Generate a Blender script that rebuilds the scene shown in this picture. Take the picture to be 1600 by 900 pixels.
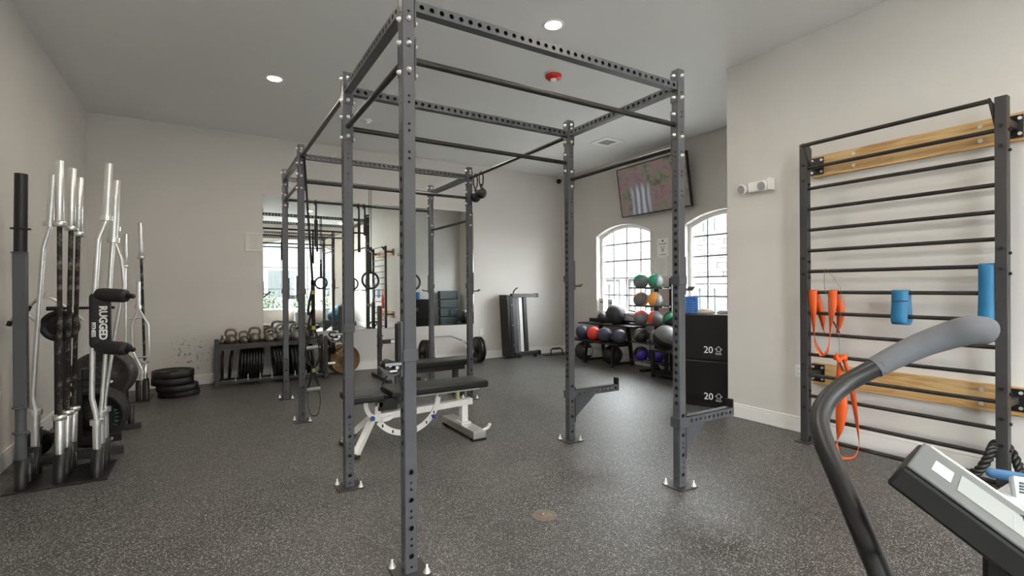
import bpy, math, random
from mathutils import Vector, Matrix
random.seed(7)
PI = math.pi
scene = bpy.context.scene
for o in list(bpy.data.objects):
    bpy.data.objects.remove(o)
col = scene.collection

# ------------------------------------------------------------------ camera
CAM_H, FPX = 1.32, 776.0
def cam_axes(yaw, pitch, roll):
    yaw, pitch, roll = (math.radians(a) for a in (yaw, pitch, roll))
    f = Vector((math.sin(yaw)*math.cos(pitch), math.cos(yaw)*math.cos(pitch), math.sin(pitch)))
    r = Vector((math.cos(yaw), -math.sin(yaw), 0)); u = r.cross(f)
    r2 = math.cos(roll)*r + math.sin(roll)*u
    u2 = -math.sin(roll)*r + math.cos(roll)*u
    return r2, u2, f
CR, CU, CF = cam_axes(31.5, -0.08, -0.30)
cd = bpy.data.cameras.new('camera'); cd.sensor_width = 36; cd.lens = FPX/1600*36
cd.clip_start = 0.02; cd.clip_end = 200
cam = bpy.data.objects.new('camera', cd); col.objects.link(cam)
m = Matrix((CR, CU, -CF)).transposed().to_4x4(); m.translation = (0, 0, CAM_H)
cam.matrix_world = m
scene.camera = cam

# ------------------------------------------------------------------ world and light
w = bpy.data.worlds.new('sky'); scene.world = w; w.use_nodes = True
bg = w.node_tree.nodes['Background']
bg.inputs['Color'].default_value = (0.93, 0.97, 1.0, 1)      # bright overcast sky
bg.inputs['Strength'].default_value = 16.5
LAMP_W = 11.0                                                # each recessed ceiling lamp
vs = scene.view_settings
vs.view_transform = 'Standard'; vs.look = 'None'; vs.gamma = 1.0; vs.use_curve_mapping = False
vs.exposure = 0.70
scene.cycles.use_denoising = True
scene.cycles.max_bounces = 10
scene.cycles.diffuse_bounces = 6
scene.cycles.glossy_bounces = 5
scene.cycles.transparent_max_bounces = 12
scene.cycles.sample_clamp_indirect = 12

# ------------------------------------------------------------------ room dimensions
YB = 8.10          # mirror wall
XLW = -1.29        # wall on the left
XRW = 4.55         # ladder wall
YJ = 3.19          # where the ladder wall ends and the recess begins
XTV = 6.20         # window / screen wall of the recess
YF = -2.60         # wall behind the camera
CZ = 3.55

# pixel helpers (frame of 1600 x 900): a direction, cut by a known plane
def ray(x, y): return CF + CR*((x-800)/FPX) - CU*((y-450)/FPX)
def at_z(x, y, z=0.0):
    d = ray(x, y); return Vector((0, 0, CAM_H)) + d*((z-CAM_H)/d.z)
def at_x(x, y, X):
    d = ray(x, y); return Vector((0, 0, CAM_H)) + d*(X/d.x)
def at_y(x, y, Y):
    d = ray(x, y); return Vector((0, 0, CAM_H)) + d*(Y/d.y)
def at_d(x, y, depth): return Vector((0, 0, CAM_H)) + ray(x, y)*depth

# ------------------------------------------------------------------ materials
def lin(c):
    return tuple((v/12.92 if v <= 0.04045 else ((v+0.055)/1.055)**2.4) for v in c)
def rgb(r, g, b): return lin((r/255, g/255, b/255))
MATS = {}
def mat(name, color, rough=0.5, metal=0.0, var=0.0, vscale=8.0, bump=0.0, bscale=200.0, spec=0.5, stretch=None, emit=None):
    if name in MATS: return MATS[name]
    m = bpy.data.materials.new(name); m.use_nodes = True
    nt = m.node_tree; b = nt.nodes['Principled BSDF']
    b.inputs['Roughness'].default_value = rough; b.inputs['Metallic'].default_value = metal
    b.inputs['Specular IOR Level'].default_value = spec
    b.inputs['Base Color'].default_value = (*color, 1)
    tc = nt.nodes.new('ShaderNodeTexCoord'); src = tc.outputs['Object']
    if stretch:
        mp = nt.nodes.new('ShaderNodeMapping'); mp.inputs['Scale'].default_value = stretch
        nt.links.new(src, mp.inputs['Vector']); src = mp.outputs['Vector']
    if var > 0:
        n = nt.nodes.new('ShaderNodeTexNoise'); n.inputs['Scale'].default_value = vscale; n.inputs['Detail'].default_value = 5
        nt.links.new(src, n.inputs['Vector'])
        r = nt.nodes.new('ShaderNodeValToRGB')
        r.color_ramp.elements[0].position = 0.3; r.color_ramp.elements[1].position = 0.7
        r.color_ramp.elements[0].color = (*[c*(1-var) for c in color], 1)
        r.color_ramp.elements[1].color = (*[min(1, c*(1+var)) for c in color], 1)
        nt.links.new(n.outputs['Fac'], r.inputs['Fac']); nt.links.new(r.outputs['Color'], b.inputs['Base Color'])
    if bump > 0:
        n2 = nt.nodes.new('ShaderNodeTexNoise'); n2.inputs['Scale'].default_value = bscale; n2.inputs['Detail'].default_value = 3
        nt.links.new(src, n2.inputs['Vector'])
        bp = nt.nodes.new('ShaderNodeBump'); bp.inputs['Strength'].default_value = bump; bp.inputs['Distance'].default_value = 0.002
        nt.links.new(n2.outputs['Fac'], bp.inputs['Height']); nt.links.new(bp.outputs['Normal'], b.inputs['Normal'])
    if emit:
        b.inputs['Emission Color'].default_value = (*emit[0], 1); b.inputs['Emission Strength'].default_value = emit[1]
    MATS[name] = m
    return m

wall_col = (0.615, 0.59, 0.56)
M_wall = mat('wall_paint', wall_col, 0.75, var=0.03, vscale=1.2, bump=0.15, bscale=260)
M_ceil = mat('ceiling_paint', (0.73, 0.725, 0.71), 0.85, var=0.02, vscale=0.8, bump=0.1, bscale=300)
M_trim = mat('white_trim', (0.78, 0.77, 0.75), 0.4, var=0.02)
M_steel = mat('slate_powder_coat', rgb(80, 82, 87), 0.40, var=0.10, vscale=6, bump=0.08, bscale=900)
M_steel_dark = mat('dark_powder_coat', rgb(54, 53, 53), 0.42, var=0.10, vscale=9, bump=0.08, bscale=900)
M_bar = mat('worn_pullup_bar', rgb(50, 48, 46), 0.36, metal=0.4, var=0.35, vscale=14, bump=0.1, bscale=500)
M_black = mat('black_powder_coat', rgb(22, 22, 24), 0.38, var=0.15, vscale=12)
M_rubber = mat('black_rubber', rgb(19, 19, 20), 0.5, var=0.25, vscale=10, bump=0.15, bscale=300)
M_iron = mat('black_iron', rgb(28, 27, 27), 0.4, metal=0.3, var=0.3, vscale=14, bump=0.2, bscale=220)
M_chrome = mat('chrome', (0.78, 0.78, 0.77), 0.33, metal=1.0, var=0.05, vscale=10)
M_zinc = mat('zinc_bolt', (0.80, 0.79, 0.76), 0.35, metal=0.7, var=0.05)
M_white_pc = mat('white_powder_coat', (0.80, 0.80, 0.78), 0.4, var=0.05)
M_vinyl = mat('black_vinyl', rgb(22, 22, 25), 0.38, var=0.15, vscale=20, bump=0.25, bscale=500)
M_white = mat('white_plastic', (0.80, 0.79, 0.77), 0.45, var=0.02)
M_print = mat('white_print', (0.82, 0.82, 0.82), 0.6, var=0.03)
M_dark_print = mat('dark_print', (0.05, 0.05, 0.05), 0.6, var=0.03)
M_orange = mat('orange_rubber', rgb(226, 94, 34), 0.5, var=0.08, vscale=12)
M_blue = mat('blue_rubber', rgb(38, 114, 158), 0.5, var=0.08, vscale=12)
M_hole = mat('black_plastic', rgb(16, 16, 17), 0.5, var=0.1)
M_grey = mat('grey_plastic', rgb(150, 154, 156), 0.45, var=0.04)

# rubber crumb floor: dark base with pale flecks
def make_floor_mat():
    m = bpy.data.materials.new('rubber_crumb_floor'); m.use_nodes = True
    nt = m.node_tree; b = nt.nodes['Principled BSDF']; L = nt.links.new
    tc = nt.nodes.new('ShaderNodeTexCoord')
    v = nt.nodes.new('ShaderNodeTexVoronoi'); v.inputs['Scale'].default_value = 260
    L(tc.outputs['Object'], v.inputs['Vector'])
    sp = nt.nodes.new('ShaderNodeSeparateColor'); L(v.outputs['Color'], sp.inputs['Color'])
    gt = nt.nodes.new('ShaderNodeMath'); gt.operation = 'GREATER_THAN'; gt.inputs[1].default_value = 0.855
    L(sp.outputs['Red'], gt.inputs[0])
    fl = nt.nodes.new('ShaderNodeMix'); fl.data_type = 'RGBA'
    fl.inputs['A'].default_value = (*rgb(116, 115, 113), 1); fl.inputs['B'].default_value = (*rgb(190, 188, 184), 1)
    L(sp.outputs['Green'], fl.inputs['Factor'])
    n = nt.nodes.new('ShaderNodeTexNoise'); n.inputs['Scale'].default_value = 1.3; n.inputs['Detail'].default_value = 6
    L(tc.outputs['Object'], n.inputs['Vector'])
    rp = nt.nodes.new('ShaderNodeValToRGB')
    rp.color_ramp.elements[0].position = 0.35; rp.color_ramp.elements[1].position = 0.7
    rp.color_ramp.elements[0].color = (*rgb(58, 57, 56), 1); rp.color_ramp.elements[1].color = (*rgb(73, 71, 70), 1)
    L(n.outputs['Fac'], rp.inputs['Fac'])
    mx = nt.nodes.new('ShaderNodeMix'); mx.data_type = 'RGBA'
    L(gt.outputs[0], mx.inputs['Factor']); L(rp.outputs['Color'], mx.inputs['A']); L(fl.outputs['Result'], mx.inputs['B'])
    # chalk smudges
    c = nt.nodes.new('ShaderNodeTexNoise'); c.inputs['Scale'].default_value = 5.5; c.inputs['Detail'].default_value = 9; c.inputs['Roughness'].default_value = 0.7
    L(tc.outputs['Object'], c.inputs['Vector'])
    cr = nt.nodes.new('ShaderNodeValToRGB'); cr.color_ramp.elements[0].position = 0.665; cr.color_ramp.elements[1].position = 0.74
    cr.color_ramp.elements[0].color = (0, 0, 0, 1); cr.color_ramp.elements[1].color = (0.55, 0.55, 0.55, 1)
    L(c.outputs['Fac'], cr.inputs['Fac'])
    mx2 = nt.nodes.new('ShaderNodeMix'); mx2.data_type = 'RGBA'; mx2.inputs['B'].default_value = (*rgb(175, 172, 166), 1)
    L(cr.outputs['Color'], mx2.inputs['Factor']); L(mx.outputs['Result'], mx2.inputs['A'])
    L(mx2.outputs['Result'], b.inputs['Base Color'])
    b.inputs['Roughness'].default_value = 0.42; b.inputs['Specular IOR Level'].default_value = 0.5
    bp = nt.nodes.new('ShaderNodeBump'); bp.inputs['Strength'].default_value = 0.35; bp.inputs['Distance'].default_value = 0.0015
    L(v.outputs['Distance'], bp.inputs['Height']); L(bp.outputs['Normal'], b.inputs['Normal'])
    return m
M_floor = make_floor_mat()

# ------------------------------------------------------------------ mesh builder
class MB:
    def __init__(s, off=(0, 0, 0)):
        s.v = []; s.f = []; s.sm = []; s.mi = []; s.off = Vector(off); s.cur = 0
    def add(s, verts, faces, smooth=False, M=None):
        b = len(s.v)
        for p in verts:
            p = Vector(p)
            if M is not None: p = M @ p
            s.v.append(p - s.off)
        for f in faces:
            s.f.append(tuple(b+i for i in f)); s.sm.append(smooth); s.mi.append(s.cur)
        return s
    def box(s, c, size, M=None, rz=0, rx=0, ry=0):
        x, y, z = (a/2 for a in size)
        R = Matrix.Translation(c) @ Matrix.Rotation(rz, 4, 'Z') @ Matrix.Rotation(ry, 4, 'Y') @ Matrix.Rotation(rx, 4, 'X')
        if M is not None: R = M @ R
        vs_ = [(-x,-y,-z),(x,-y,-z),(x,y,-z),(-x,y,-z),(-x,-y,z),(x,-y,z),(x,y,z),(-x,y,z)]
        return s.add(vs_, [(3,2,1,0),(4,5,6,7),(0,1,5,4),(1,2,6,5),(2,3,7,6),(3,0,4,7)], False, R)
    def mm(s, a, b, M=None):
        return s.box([(a[i]+b[i])/2 for i in range(3)], [abs(b[i]-a[i]) for i in range(3)], M)
    def frame(s, p0, p1, up=(0, 0, 1)):
        p0 = Vector(p0); p1 = Vector(p1); d = (p1-p0); L = d.length; d.normalize()
        u = Vector(up)
        if abs(u.dot(d)) > 0.98: u = Vector((0, 1, 0))
        x = u.cross(d).normalized(); y = d.cross(x)
        R = Matrix((x, y, d)).transposed().to_4x4(); R.translation = p0
        return R, L
    def bar(s, p0, p1, w, h, up=(0, 0, 1)):                 # rectangular bar; h runs along "up"
        R, L = s.frame(p0, p1, up)
        return s.box((0, 0, L/2), (w, h, L), R)
    def cyl(s, p0, p1, r, r2=None, n=20, caps=True):
        r2 = r if r2 is None else r2
        R, L = s.frame(p0, p1)
        prof = [(r, 0), (r2, L)]
        return s.lathe(prof, R, n, caps)
    def lathe(s, prof, M=None, n=24, caps=True):
        V = []; F = []
        for r, z in prof:
            for i in range(n):
                a = 2*PI*i/n; V.append((r*math.cos(a), r*math.sin(a), z))
        for k in range(len(prof)-1):
            for i in range(n):
                j = (i+1) % n
                F.append((k*n+i, k*n+j, (k+1)*n+j, (k+1)*n+i))
        s.add(V, F, True, M)
        if caps:
            for k, rev in ((0, True), (len(prof)-1, False)):
                if prof[k][0] > 1e-5:
                    ring = [(prof[k][0]*math.cos(2*PI*i/n), prof[k][0]*math.sin(2*PI*i/n), prof[k][1]) for i in range(n)]
                    f = tuple(range(n)); s.add(ring, [f[::-1] if rev else f], False, M)
        return s
    def lathe_on(s, prof, p0, p1, n=24, caps=True):
        R, L = s.frame(p0, p1); return s.lathe(prof, R, n, caps)
    def sphere(s, c, r, nu=24, nv=14, M=None, mats=None, scale=(1, 1, 1)):
        V = [(0, 0, -1)]; F = []; 
        for j in range(1, nv):
            t = -PI/2 + PI*j/nv
            for i in range(nu):
                a = 2*PI*i/nu; V.append((math.cos(t)*math.cos(a), math.cos(t)*math.sin(a), math.sin(t)))
        V.append((0, 0, 1)); top = len(V)-1
        R = Matrix.Translation(c)
        if M is not None: R = R @ M
        R = R @ Matrix.Diagonal((r*scale[0], r*scale[1], r*scale[2], 1))
        idx = []
        for i in range(nu):
            j = (i+1) % nu
            F.append((0, 1+j, 1+i)); idx.append(i)
            for k in range(nv-2):
                a = 1+k*nu
                F.append((a+i, a+j, a+nu+j, a+nu+i)); idx.append(i)
            a = 1+(nv-2)*nu
            F.append((a+i, a+j, top)); idx.append(i)
        b = len(s.mi); s.add(V, F, True, R)
        if mats:
            for q, i in enumerate(idx): s.mi[b+q] = mats[int(i*len(mats)/nu) % len(mats)]
        return s
    def path(s, pts, r, n=12, closed=False, caps=True, rads=None):
        P = [Vector(p) for p in pts]; K = len(P); V = []; F = []
        def tan(i):
            if closed: return (P[(i+1) % K]-P[i-1]).normalized()
            return (P[min(i+1, K-1)]-P[max(i-1, 0)]).normalized()
        t = tan(0); u = Vector((0, 0, 1))
        if abs(t.dot(u)) > 0.95: u = Vector((0, 1, 0))
        u = (u - t*u.dot(t)).normalized()
        for i in range(K):
            t = tan(i); u = (u - t*u.dot(t)).normalized(); w_ = t.cross(u)
            rr = rads[i] if rads else r
            for k in range(n):
                a = 2*PI*k/n; V.append(P[i] + u*rr*math.cos(a) + w_*rr*math.sin(a))
        for i in range(K if closed else K-1):
            i2 = (i+1) % K
            for k in range(n):
                k2 = (k+1) % n; F.append((i*n+k, i*n+k2, i2*n+k2, i2*n+k))
        s.add(V, F, True)
        if caps and not closed:
            s.add(V[:n], [tuple(range(n))[::-1]]); s.add(V[-n:], [tuple(range(n))])
        return s
    def prism(s, poly, M, t):                               # polygon in local xy, thickness t along z
        n = len(poly); V = [(x, y, 0) for x, y in poly] + [(x, y, t) for x, y in poly]
        F = [tuple(range(n))[::-1], tuple(range(n, 2*n))] + [(i, (i+1) % n, n+(i+1) % n, n+i) for i in range(n)]
        return s.add(V, F, False, M)
    def ribbon(s, pts, widths, closed=True, t=0.004):       # flat strap: centre points and half-width vectors
        K = len(pts); V = []; F = []
        P = [Vector(p) for p in pts]; W = [Vector(x) for x in widths]
        for i in range(K):
            tg = (P[(i+1) % K]-P[i-1]) if closed else (P[min(i+1, K-1)]-P[max(i-1, 0)])
            nrm = tg.cross(W[i]); nrm = nrm.normalized()*t/2 if nrm.length > 1e-9 else Vector((t/2, 0, 0))
            V += [P[i]-W[i]-nrm, P[i]+W[i]-nrm, P[i]+W[i]+nrm, P[i]-W[i]+nrm]
        for i in range(K if closed else K-1):
            a = 4*i; b = 4*((i+1) % K)
            for k in range(4): F.append((a+k, a+(k+1) % 4, b+(k+1) % 4, b+k))
        if not closed: F += [(3, 2, 1, 0), tuple(4*(K-1)+k for k in range(4))]
        return s.add(V, F, True)
    def panel(s, o, u, v, n, w_, L, holes, depth=0.004):    # strip with round holes on its centre line; holes = [(v, r)]
        o = Vector(o); u = Vector(u); v = Vector(v); n = Vector(n)
        def P(a, b, d=0.0): return o + u*a + v*b - n*d
        def quad(b0, b1):
            if b1-b0 > 1e-5: s.add([P(-w_/2, b0), P(w_/2, b0), P(w_/2, b1), P(-w_/2, b1)], [(0, 1, 2, 3)])
        pos = 0.0
        for c, r in sorted(holes):
            a = min(r*1.25, r+0.006)
            if c-a < pos or c+a > L: continue
            quad(pos, c-a); per = 3 if r > 0.008 else 2; N = 4*per
            crn = [(-w_/2, c-a), (w_/2, c-a), (w_/2, c+a), (-w_/2, c+a)]
            out = []
            for k in range(4):
                p, q = crn[k], crn[(k+1) % 4]
                for j in range(per): out.append((p[0]+(q[0]-p[0])*j/per, p[1]+(q[1]-p[1])*j/per))
            inn = [(r*math.cos(-3*PI/4+2*PI*i/N), c+r*math.sin(-3*PI/4+2*PI*i/N)) for i in range(N)]
            V = [P(*p) for p in out] + [P(*p) for p in inn] + [P(*p, depth) for p in inn]
            F = []
            for i in range(N):
                j = (i+1) % N
                F += [(i, j, N+j, N+i), (N+i, N+j, 2*N+j, 2*N+i)]
            s.add(V, F); pos = c+a
        quad(pos, L); return s
    def mesh(s, name, mats):
        me = bpy.data.meshes.new(name)
        me.from_pydata([tuple(p) for p in s.v], [], s.f)
        for mt in (mats if isinstance(mats, (list, tuple)) else [mats]): me.materials.append(mt)
        me.polygons.foreach_set('use_smooth', s.sm)
        me.polygons.foreach_set('material_index', s.mi)
        me.update(); return me
    def build(s, name, mats, parent=None, bevel=0.0, loc=None, rot=None):
        o = bpy.data.objects.new(name, s.mesh(name, mats)); col.objects.link(o)
        if parent is not None: o.parent = parent
        if loc is not None: o.location = loc
        elif parent is None: o.location = s.off
        if rot is not None: o.rotation_euler = rot
        if bevel > 0:
            b = o.modifiers.new('edge', 'BEVEL'); b.width = bevel; b.segments = 2; b.limit_method = 'ANGLE'; b.angle_limit = 0.6
        return o

def tag(o, label=None, cat=None, group=None, kind=None):
    if label: o['label'] = label
    if cat: o['category'] = cat
    if group: o['group'] = group
    if kind: o['kind'] = kind
    return o
def thing(name, label, cat, loc=(0, 0, 0), group=None, rz=0.0):
    o = bpy.data.objects.new(name, None); col.objects.link(o)
    o.location = loc; o.rotation_euler.z = rz; o.empty_display_size = 0.1
    return tag(o, label, cat, group)
def copy_tree(o, parent=None):
    c = o.copy(); col.objects.link(c); c.parent = parent
    for ch in [x for x in bpy.data.objects if x.parent == o]: copy_tree(ch, c)
    return c
def inst(me, name, parent, loc, rot=(0, 0, 0), mtx=None):
    o = bpy.data.objects.new(name, me); col.objects.link(o); o.parent = parent
    if mtx is not None: o.matrix_local = mtx
    else: o.location = loc; o.rotation_euler = rot
    return o
def text_into(mb, body, size, M, depth=0.0006, spacing=1.0, align='CENTER', bold=0.0):
    cu = bpy.data.curves.new('lettering', 'FONT'); cu.body = body; cu.size = size; cu.extrude = depth; cu.offset = bold
    cu.align_x = align; cu.align_y = 'CENTER'; cu.space_character = spacing; cu.resolution_u = 2
    ob = bpy.data.objects.new('lettering', cu); col.objects.link(ob)
    bpy.context.view_layer.update()
    me = bpy.data.meshes.new_from_object(ob)
    mb.add([v.co for v in me.vertices], [tuple(p.vertices) for p in me.polygons], False, M)
    bpy.data.objects.remove(ob); bpy.data.curves.remove(cu); bpy.data.meshes.remove(me)
def basis(origin, x, y):
    x = Vector(x).normalized(); y = Vector(y); y = (y - x*y.dot(x)).normalized(); z = x.cross(y)
    R = Matrix((x, y, z)).transposed().to_4x4(); R.translation = origin
    return R
def smooth_path(pts, k=6):
    P = [Vector(p) for p in pts]; out = []
    for i in range(len(P)-1):
        p0 = P[max(i-1, 0)]; p1 = P[i]; p2 = P[i+1]; p3 = P[min(i+2, len(P)-1)]
        for j in range(k):
            t = j/k
            out.append(0.5*((2*p1)+(p2-p0)*t+(2*p0-5*p1+4*p2-p3)*t*t+(3*p1-p0-3*p2+p3)*t**3))
    out.append(P[-1]); return out
# ================================================================== THE SETTING
def structure(o): o['kind'] = 'structure'; return o
def st(name, mb, m_, bevel=0.0): return structure(mb.build(name, m_, bevel=bevel))

mb = MB(((XLW+XTV)/2, (YF+YB)/2, 0))
mb.mm((XLW-0.3, YF-0.3, -0.06), (XTV+0.3, YB+0.3, 0.0)); st('floor', mb, M_floor)
mb = MB(((XLW+XTV)/2, (YF+YB)/2, CZ)); mb.mm((XLW-0.3, YF-0.3, CZ), (XTV+0.3, YB+0.3, CZ+0.12)); st('ceiling', mb, M_ceil)

# mirror wall with a patch of black scuffs beside the plate stack
def scuffed_wall():
    m = M_wall.copy(); m.name = 'wall_paint_scuffed'; nt = m.node_tree; L = nt.links.new
    b = nt.nodes['Principled BSDF']; src = b.inputs['Base Color'].links[0].from_socket
    geo = nt.nodes.new('ShaderNodeNewGeometry')
    n = nt.nodes.new('ShaderNodeTexNoise'); n.inputs['Scale'].default_value = 20; n.inputs['Detail'].default_value = 6; n.inputs['Roughness'].default_value = 0.65
    L(geo.outputs['Position'], n.inputs['Vector'])
    gt = nt.nodes.new('ShaderNodeMapRange'); gt.inputs['From Min'].default_value = 0.575; gt.inputs['From Max'].default_value = 0.62
    L(n.outputs['Fac'], gt.inputs['Value'])
    d = nt.nodes.new('ShaderNodeVectorMath'); d.operation = 'DISTANCE'; d.inputs[1].default_value = (-0.22, YB, 0.45)
    L(geo.outputs['Position'], d.inputs[0])
    mr = nt.nodes.new('ShaderNodeMapRange'); mr.inputs['From Min'].default_value = 0.30; mr.inputs['From Max'].default_value = 0.16
    L(d.outputs['Value'], mr.inputs['Value'])
    mu = nt.nodes.new('ShaderNodeMath'); mu.operation = 'MULTIPLY'; L(gt.outputs[0], mu.inputs[0]); L(mr.outputs[0], mu.inputs[1])
    mx = nt.nodes.new('ShaderNodeMix'); mx.data_type = 'RGBA'; mx.inputs['B'].default_value = (0.12, 0.115, 0.11, 1)
    L(mu.outputs[0], mx.inputs['Factor']); L(src, mx.inputs['A']); L(mx.outputs['Result'], b.inputs['Base Color'])
    return m
mb = MB(((XLW+XTV)/2, YB, 0)); mb.mm((XLW-0.3, YB, 0), (XTV+0.3, YB+0.2, CZ)); st('wall_back', mb, scuffed_wall())
mb = MB((XLW, (YF+YB)/2, 0)); mb.mm((XLW-0.2, YF-0.2, 0), (XLW, YB, CZ)); st('wall_left', mb, M_wall)
# ladder wall: a solid block whose far end face closes the recess
mb = MB((XRW, 1, 0)); mb.mm((XRW, YF, 0), (XTV+0.2, YJ, CZ)); st('wall_right', mb, M_wall)

def arch_z(u, op):
    ua, ub, sill, spring, rise = op
    if rise <= 0: return spring
    a = (ub-ua)/2; R = (a*a+rise*rise)/(2*rise); c = (ua+ub)/2
    return spring + rise - R + math.sqrt(max(0, R*R-(u-c)**2))
def wall_open(name, P, u0, u1, ops, T):
    """P(u, w, z) -> world; w = 0 is the room face, w = T the outside"""
    mb = MB(P((u0+u1)/2, 0, 0)); cuts = [u0, u1]; N = 20
    for op in ops:
        cuts += [op[0]+(op[1]-op[0])*i/N for i in range(N+1)]
    cuts = sorted(set(round(c, 5) for c in cuts))
    for a, b in zip(cuts, cuts[1:]):
        op = next((o for o in ops if o[0]-1e-4 <= a and b <= o[1]+1e-4), None)
        spans = [((0, 0), (CZ, CZ))] if op is None else [((0, 0), (op[2], op[2])), ((arch_z(a, op), arch_z(b, op)), (CZ, CZ))]
        for (la, lb), (ha, hb) in spans:
            for w_ in (0, T): mb.add([P(a, w_, la), P(b, w_, lb), P(b, w_, hb), P(a, w_, ha)], [(0, 1, 2, 3)])
        if op:
            mb.add([P(a, 0, op[2]), P(b, 0, op[2]), P(b, T, op[2]), P(a, T, op[2])], [(0, 1, 2, 3)])
            mb.add([P(a, 0, arch_z(a, op)), P(b, 0, arch_z(b, op)), P(b, T, arch_z(b, op)), P(a, T, arch_z(a, op))], [(0, 1, 2, 3)], True)
    for op in ops:
        for u in op[:2]: mb.add([P(u, 0, op[2]), P(u, T, op[2]), P(u, T, op[3]), P(u, 0, op[3])], [(0, 1, 2, 3)])
    return st(name, mb, M_wall)

TW = 0.22
WIN_TV = [(3.78, 5.09, 0.85, 2.255, 0.16), (5.765, 7.09, 0.85, 2.255, 0.16)]
WIN_F = [(-0.95, 0.95, 0.58, 2.72, 0.36), (1.35, 3.88, 0.58, 2.72, 0.36)]
PTV = lambda u, w_, z: Vector((XTV+w_, u, z))
PF = lambda u, w_, z: Vector((u, YF-w_, z))
wall_open('wall_right_recess', PTV, YJ, YB, WIN_TV, TW)
wall_open('wall_front', PF, XLW-0.2, XRW, WIN_F, TW)

def glass_mat():
    m = bpy.data.materials.new('window_glass'); m.use_nodes = True; nt = m.node_tree; nt.nodes.clear()
    out = nt.nodes.new('ShaderNodeOutputMaterial'); mx = nt.nodes.new('ShaderNodeMixShader'); fr = nt.nodes.new('ShaderNodeLayerWeight'); pw = nt.nodes.new('ShaderNodeMath'); pw.operation = 'POWER'; pw.inputs[1].default_value = 4.0; ma = nt.nodes.new('ShaderNodeMath'); ma.operation = 'MULTIPLY_ADD'; ma.inputs[1].default_value = 0.7; ma.inputs[2].default_value = 0.05
    t = nt.nodes.new('ShaderNodeBsdfTransparent'); g = nt.nodes.new('ShaderNodeBsdfGlossy'); g.inputs['Roughness'].default_value = 0.02
    t.inputs['Color'].default_value = (0.95, 0.97, 0.96, 1)
    L = nt.links.new; L(fr.outputs['Facing'], pw.inputs[0]); L(pw.outputs[0], ma.inputs[0]); L(ma.outputs[0], mx.inputs[0]); L(t.outputs[0], mx.inputs[1]); L(g.outputs[0], mx.inputs[2]); L(mx.outputs[0], out.inputs[0])
    return m
M_glass = glass_mat()
M_frame = mat('window_frame_white', (0.80, 0.80, 0.79), 0.4, var=0.02)
M_muntin = mat('muntin_grey', (0.30, 0.305, 0.305), 0.5, var=0.03)

def window(name, P, op, nv, zs, label):
    ua, ub, sill, spring, rise = op; w0 = 0.13
    root = thing(name, None, None, P((ua+ub)/2, w0, sill)); structure(root); off = root.location
    ring = [(ua, sill), (ub, sill)] + [(ub-(ub-ua)*i/16, arch_z(ub-(ub-ua)*i/16, op)) for i in range(17)]
    cu, cz = (ua+ub)/2, (sill+spring)/2
    fw = 0.055
    def inset(u, z): return (cu+(u-cu)*(1-2*fw/(ub-ua)), cz+(z-cz)*(1-2*fw/(spring+rise-sill)))
    mb = MB(off); n = len(ring)
    V = []
    for w_ in (w0-0.02, w0+0.05):
        V += [P(u, w_, z) for u, z in ring] + [P(inset(u, z)[0], w_, inset(u, z)[1]) for u, z in ring]
    F = []
    for i in range(n):
        j = (i+1) % n
        F += [(i, j, n+j, n+i), (2*n+i, 3*n+i, 3*n+j, 2*n+j), (n+i, n+j, 3*n+j, 3*n+i)]
    mb.add(V, F); mb.build('window_frame', M_frame, root)
    mb = MB(off); poly = [P(inset(u, z)[0], w0+0.015, inset(u, z)[1]) for u, z in ring]
    mb.add(poly, [tuple(range(n))]); mb.build('pane', M_glass, root)
    for k in range(1, nv):
        u = ua+(ub-ua)*k/nv; mb = MB(off)
        mb.mm(P(u-0.011, w0-0.004, sill+0.05), P(u+0.011, w0+0.012, arch_z(u, op)-0.05)); mb.build('muntin', M_muntin, root)
    for z in zs:
        mb = MB(off); a, b = ua+0.05, ub-0.05
        mb.mm(P(a, w0-0.004, z-0.011), P(b, w0+0.012, z+0.011)); mb.build('muntin', M_muntin, root)
    mb = MB(off); mb.mm(P(ua, 0.0-0.02, sill), P(ub, w0, sill+0.022)); mb.build('window_sill', M_trim, root, bevel=0.004)
window('window_1', PTV, WIN_TV[1], 4, (1.17, 1.475, 1.785, 2.085), '')
window('window_2', PTV, WIN_TV[0], 4, (1.17, 1.46, 1.77, 2.075), '')
window('window_3', PF, WIN_F[1], 3, (1.30, 2.05), '')
window('window_4', PF, WIN_F[0], 3, (1.30, 2.05), '')

BBH, BBT = 0.14, 0.018
def baseboard(name, a, b):
    mb = MB(((a[0]+b[0])/2, (a[1]+b[1])/2, 0)); mb.mm((*a, 0), (*b, BBH-0.02)); 
    ax = 0 if abs(b[0]-a[0]) < abs(b[1]-a[1]) else 1
    mb.mm((*a, BBH-0.02), (*b, BBH)); st(name, mb, M_trim, bevel=0.006)
baseboard('baseboard_back', (XLW, YB-BBT), (XTV, YB))
baseboard('baseboard_left', (XLW, YF), (XLW+BBT, YB))
baseboard('baseboard_right', (XRW-BBT, YF), (XRW, YJ))
baseboard('baseboard_recess', (XTV-BBT, YJ), (XTV, YB))
baseboard('baseboard_jog', (XRW, YJ), (XTV, YJ+BBT))
baseboard('baseboard_front', (XLW, YF), (XRW, YF+BBT))

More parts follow.
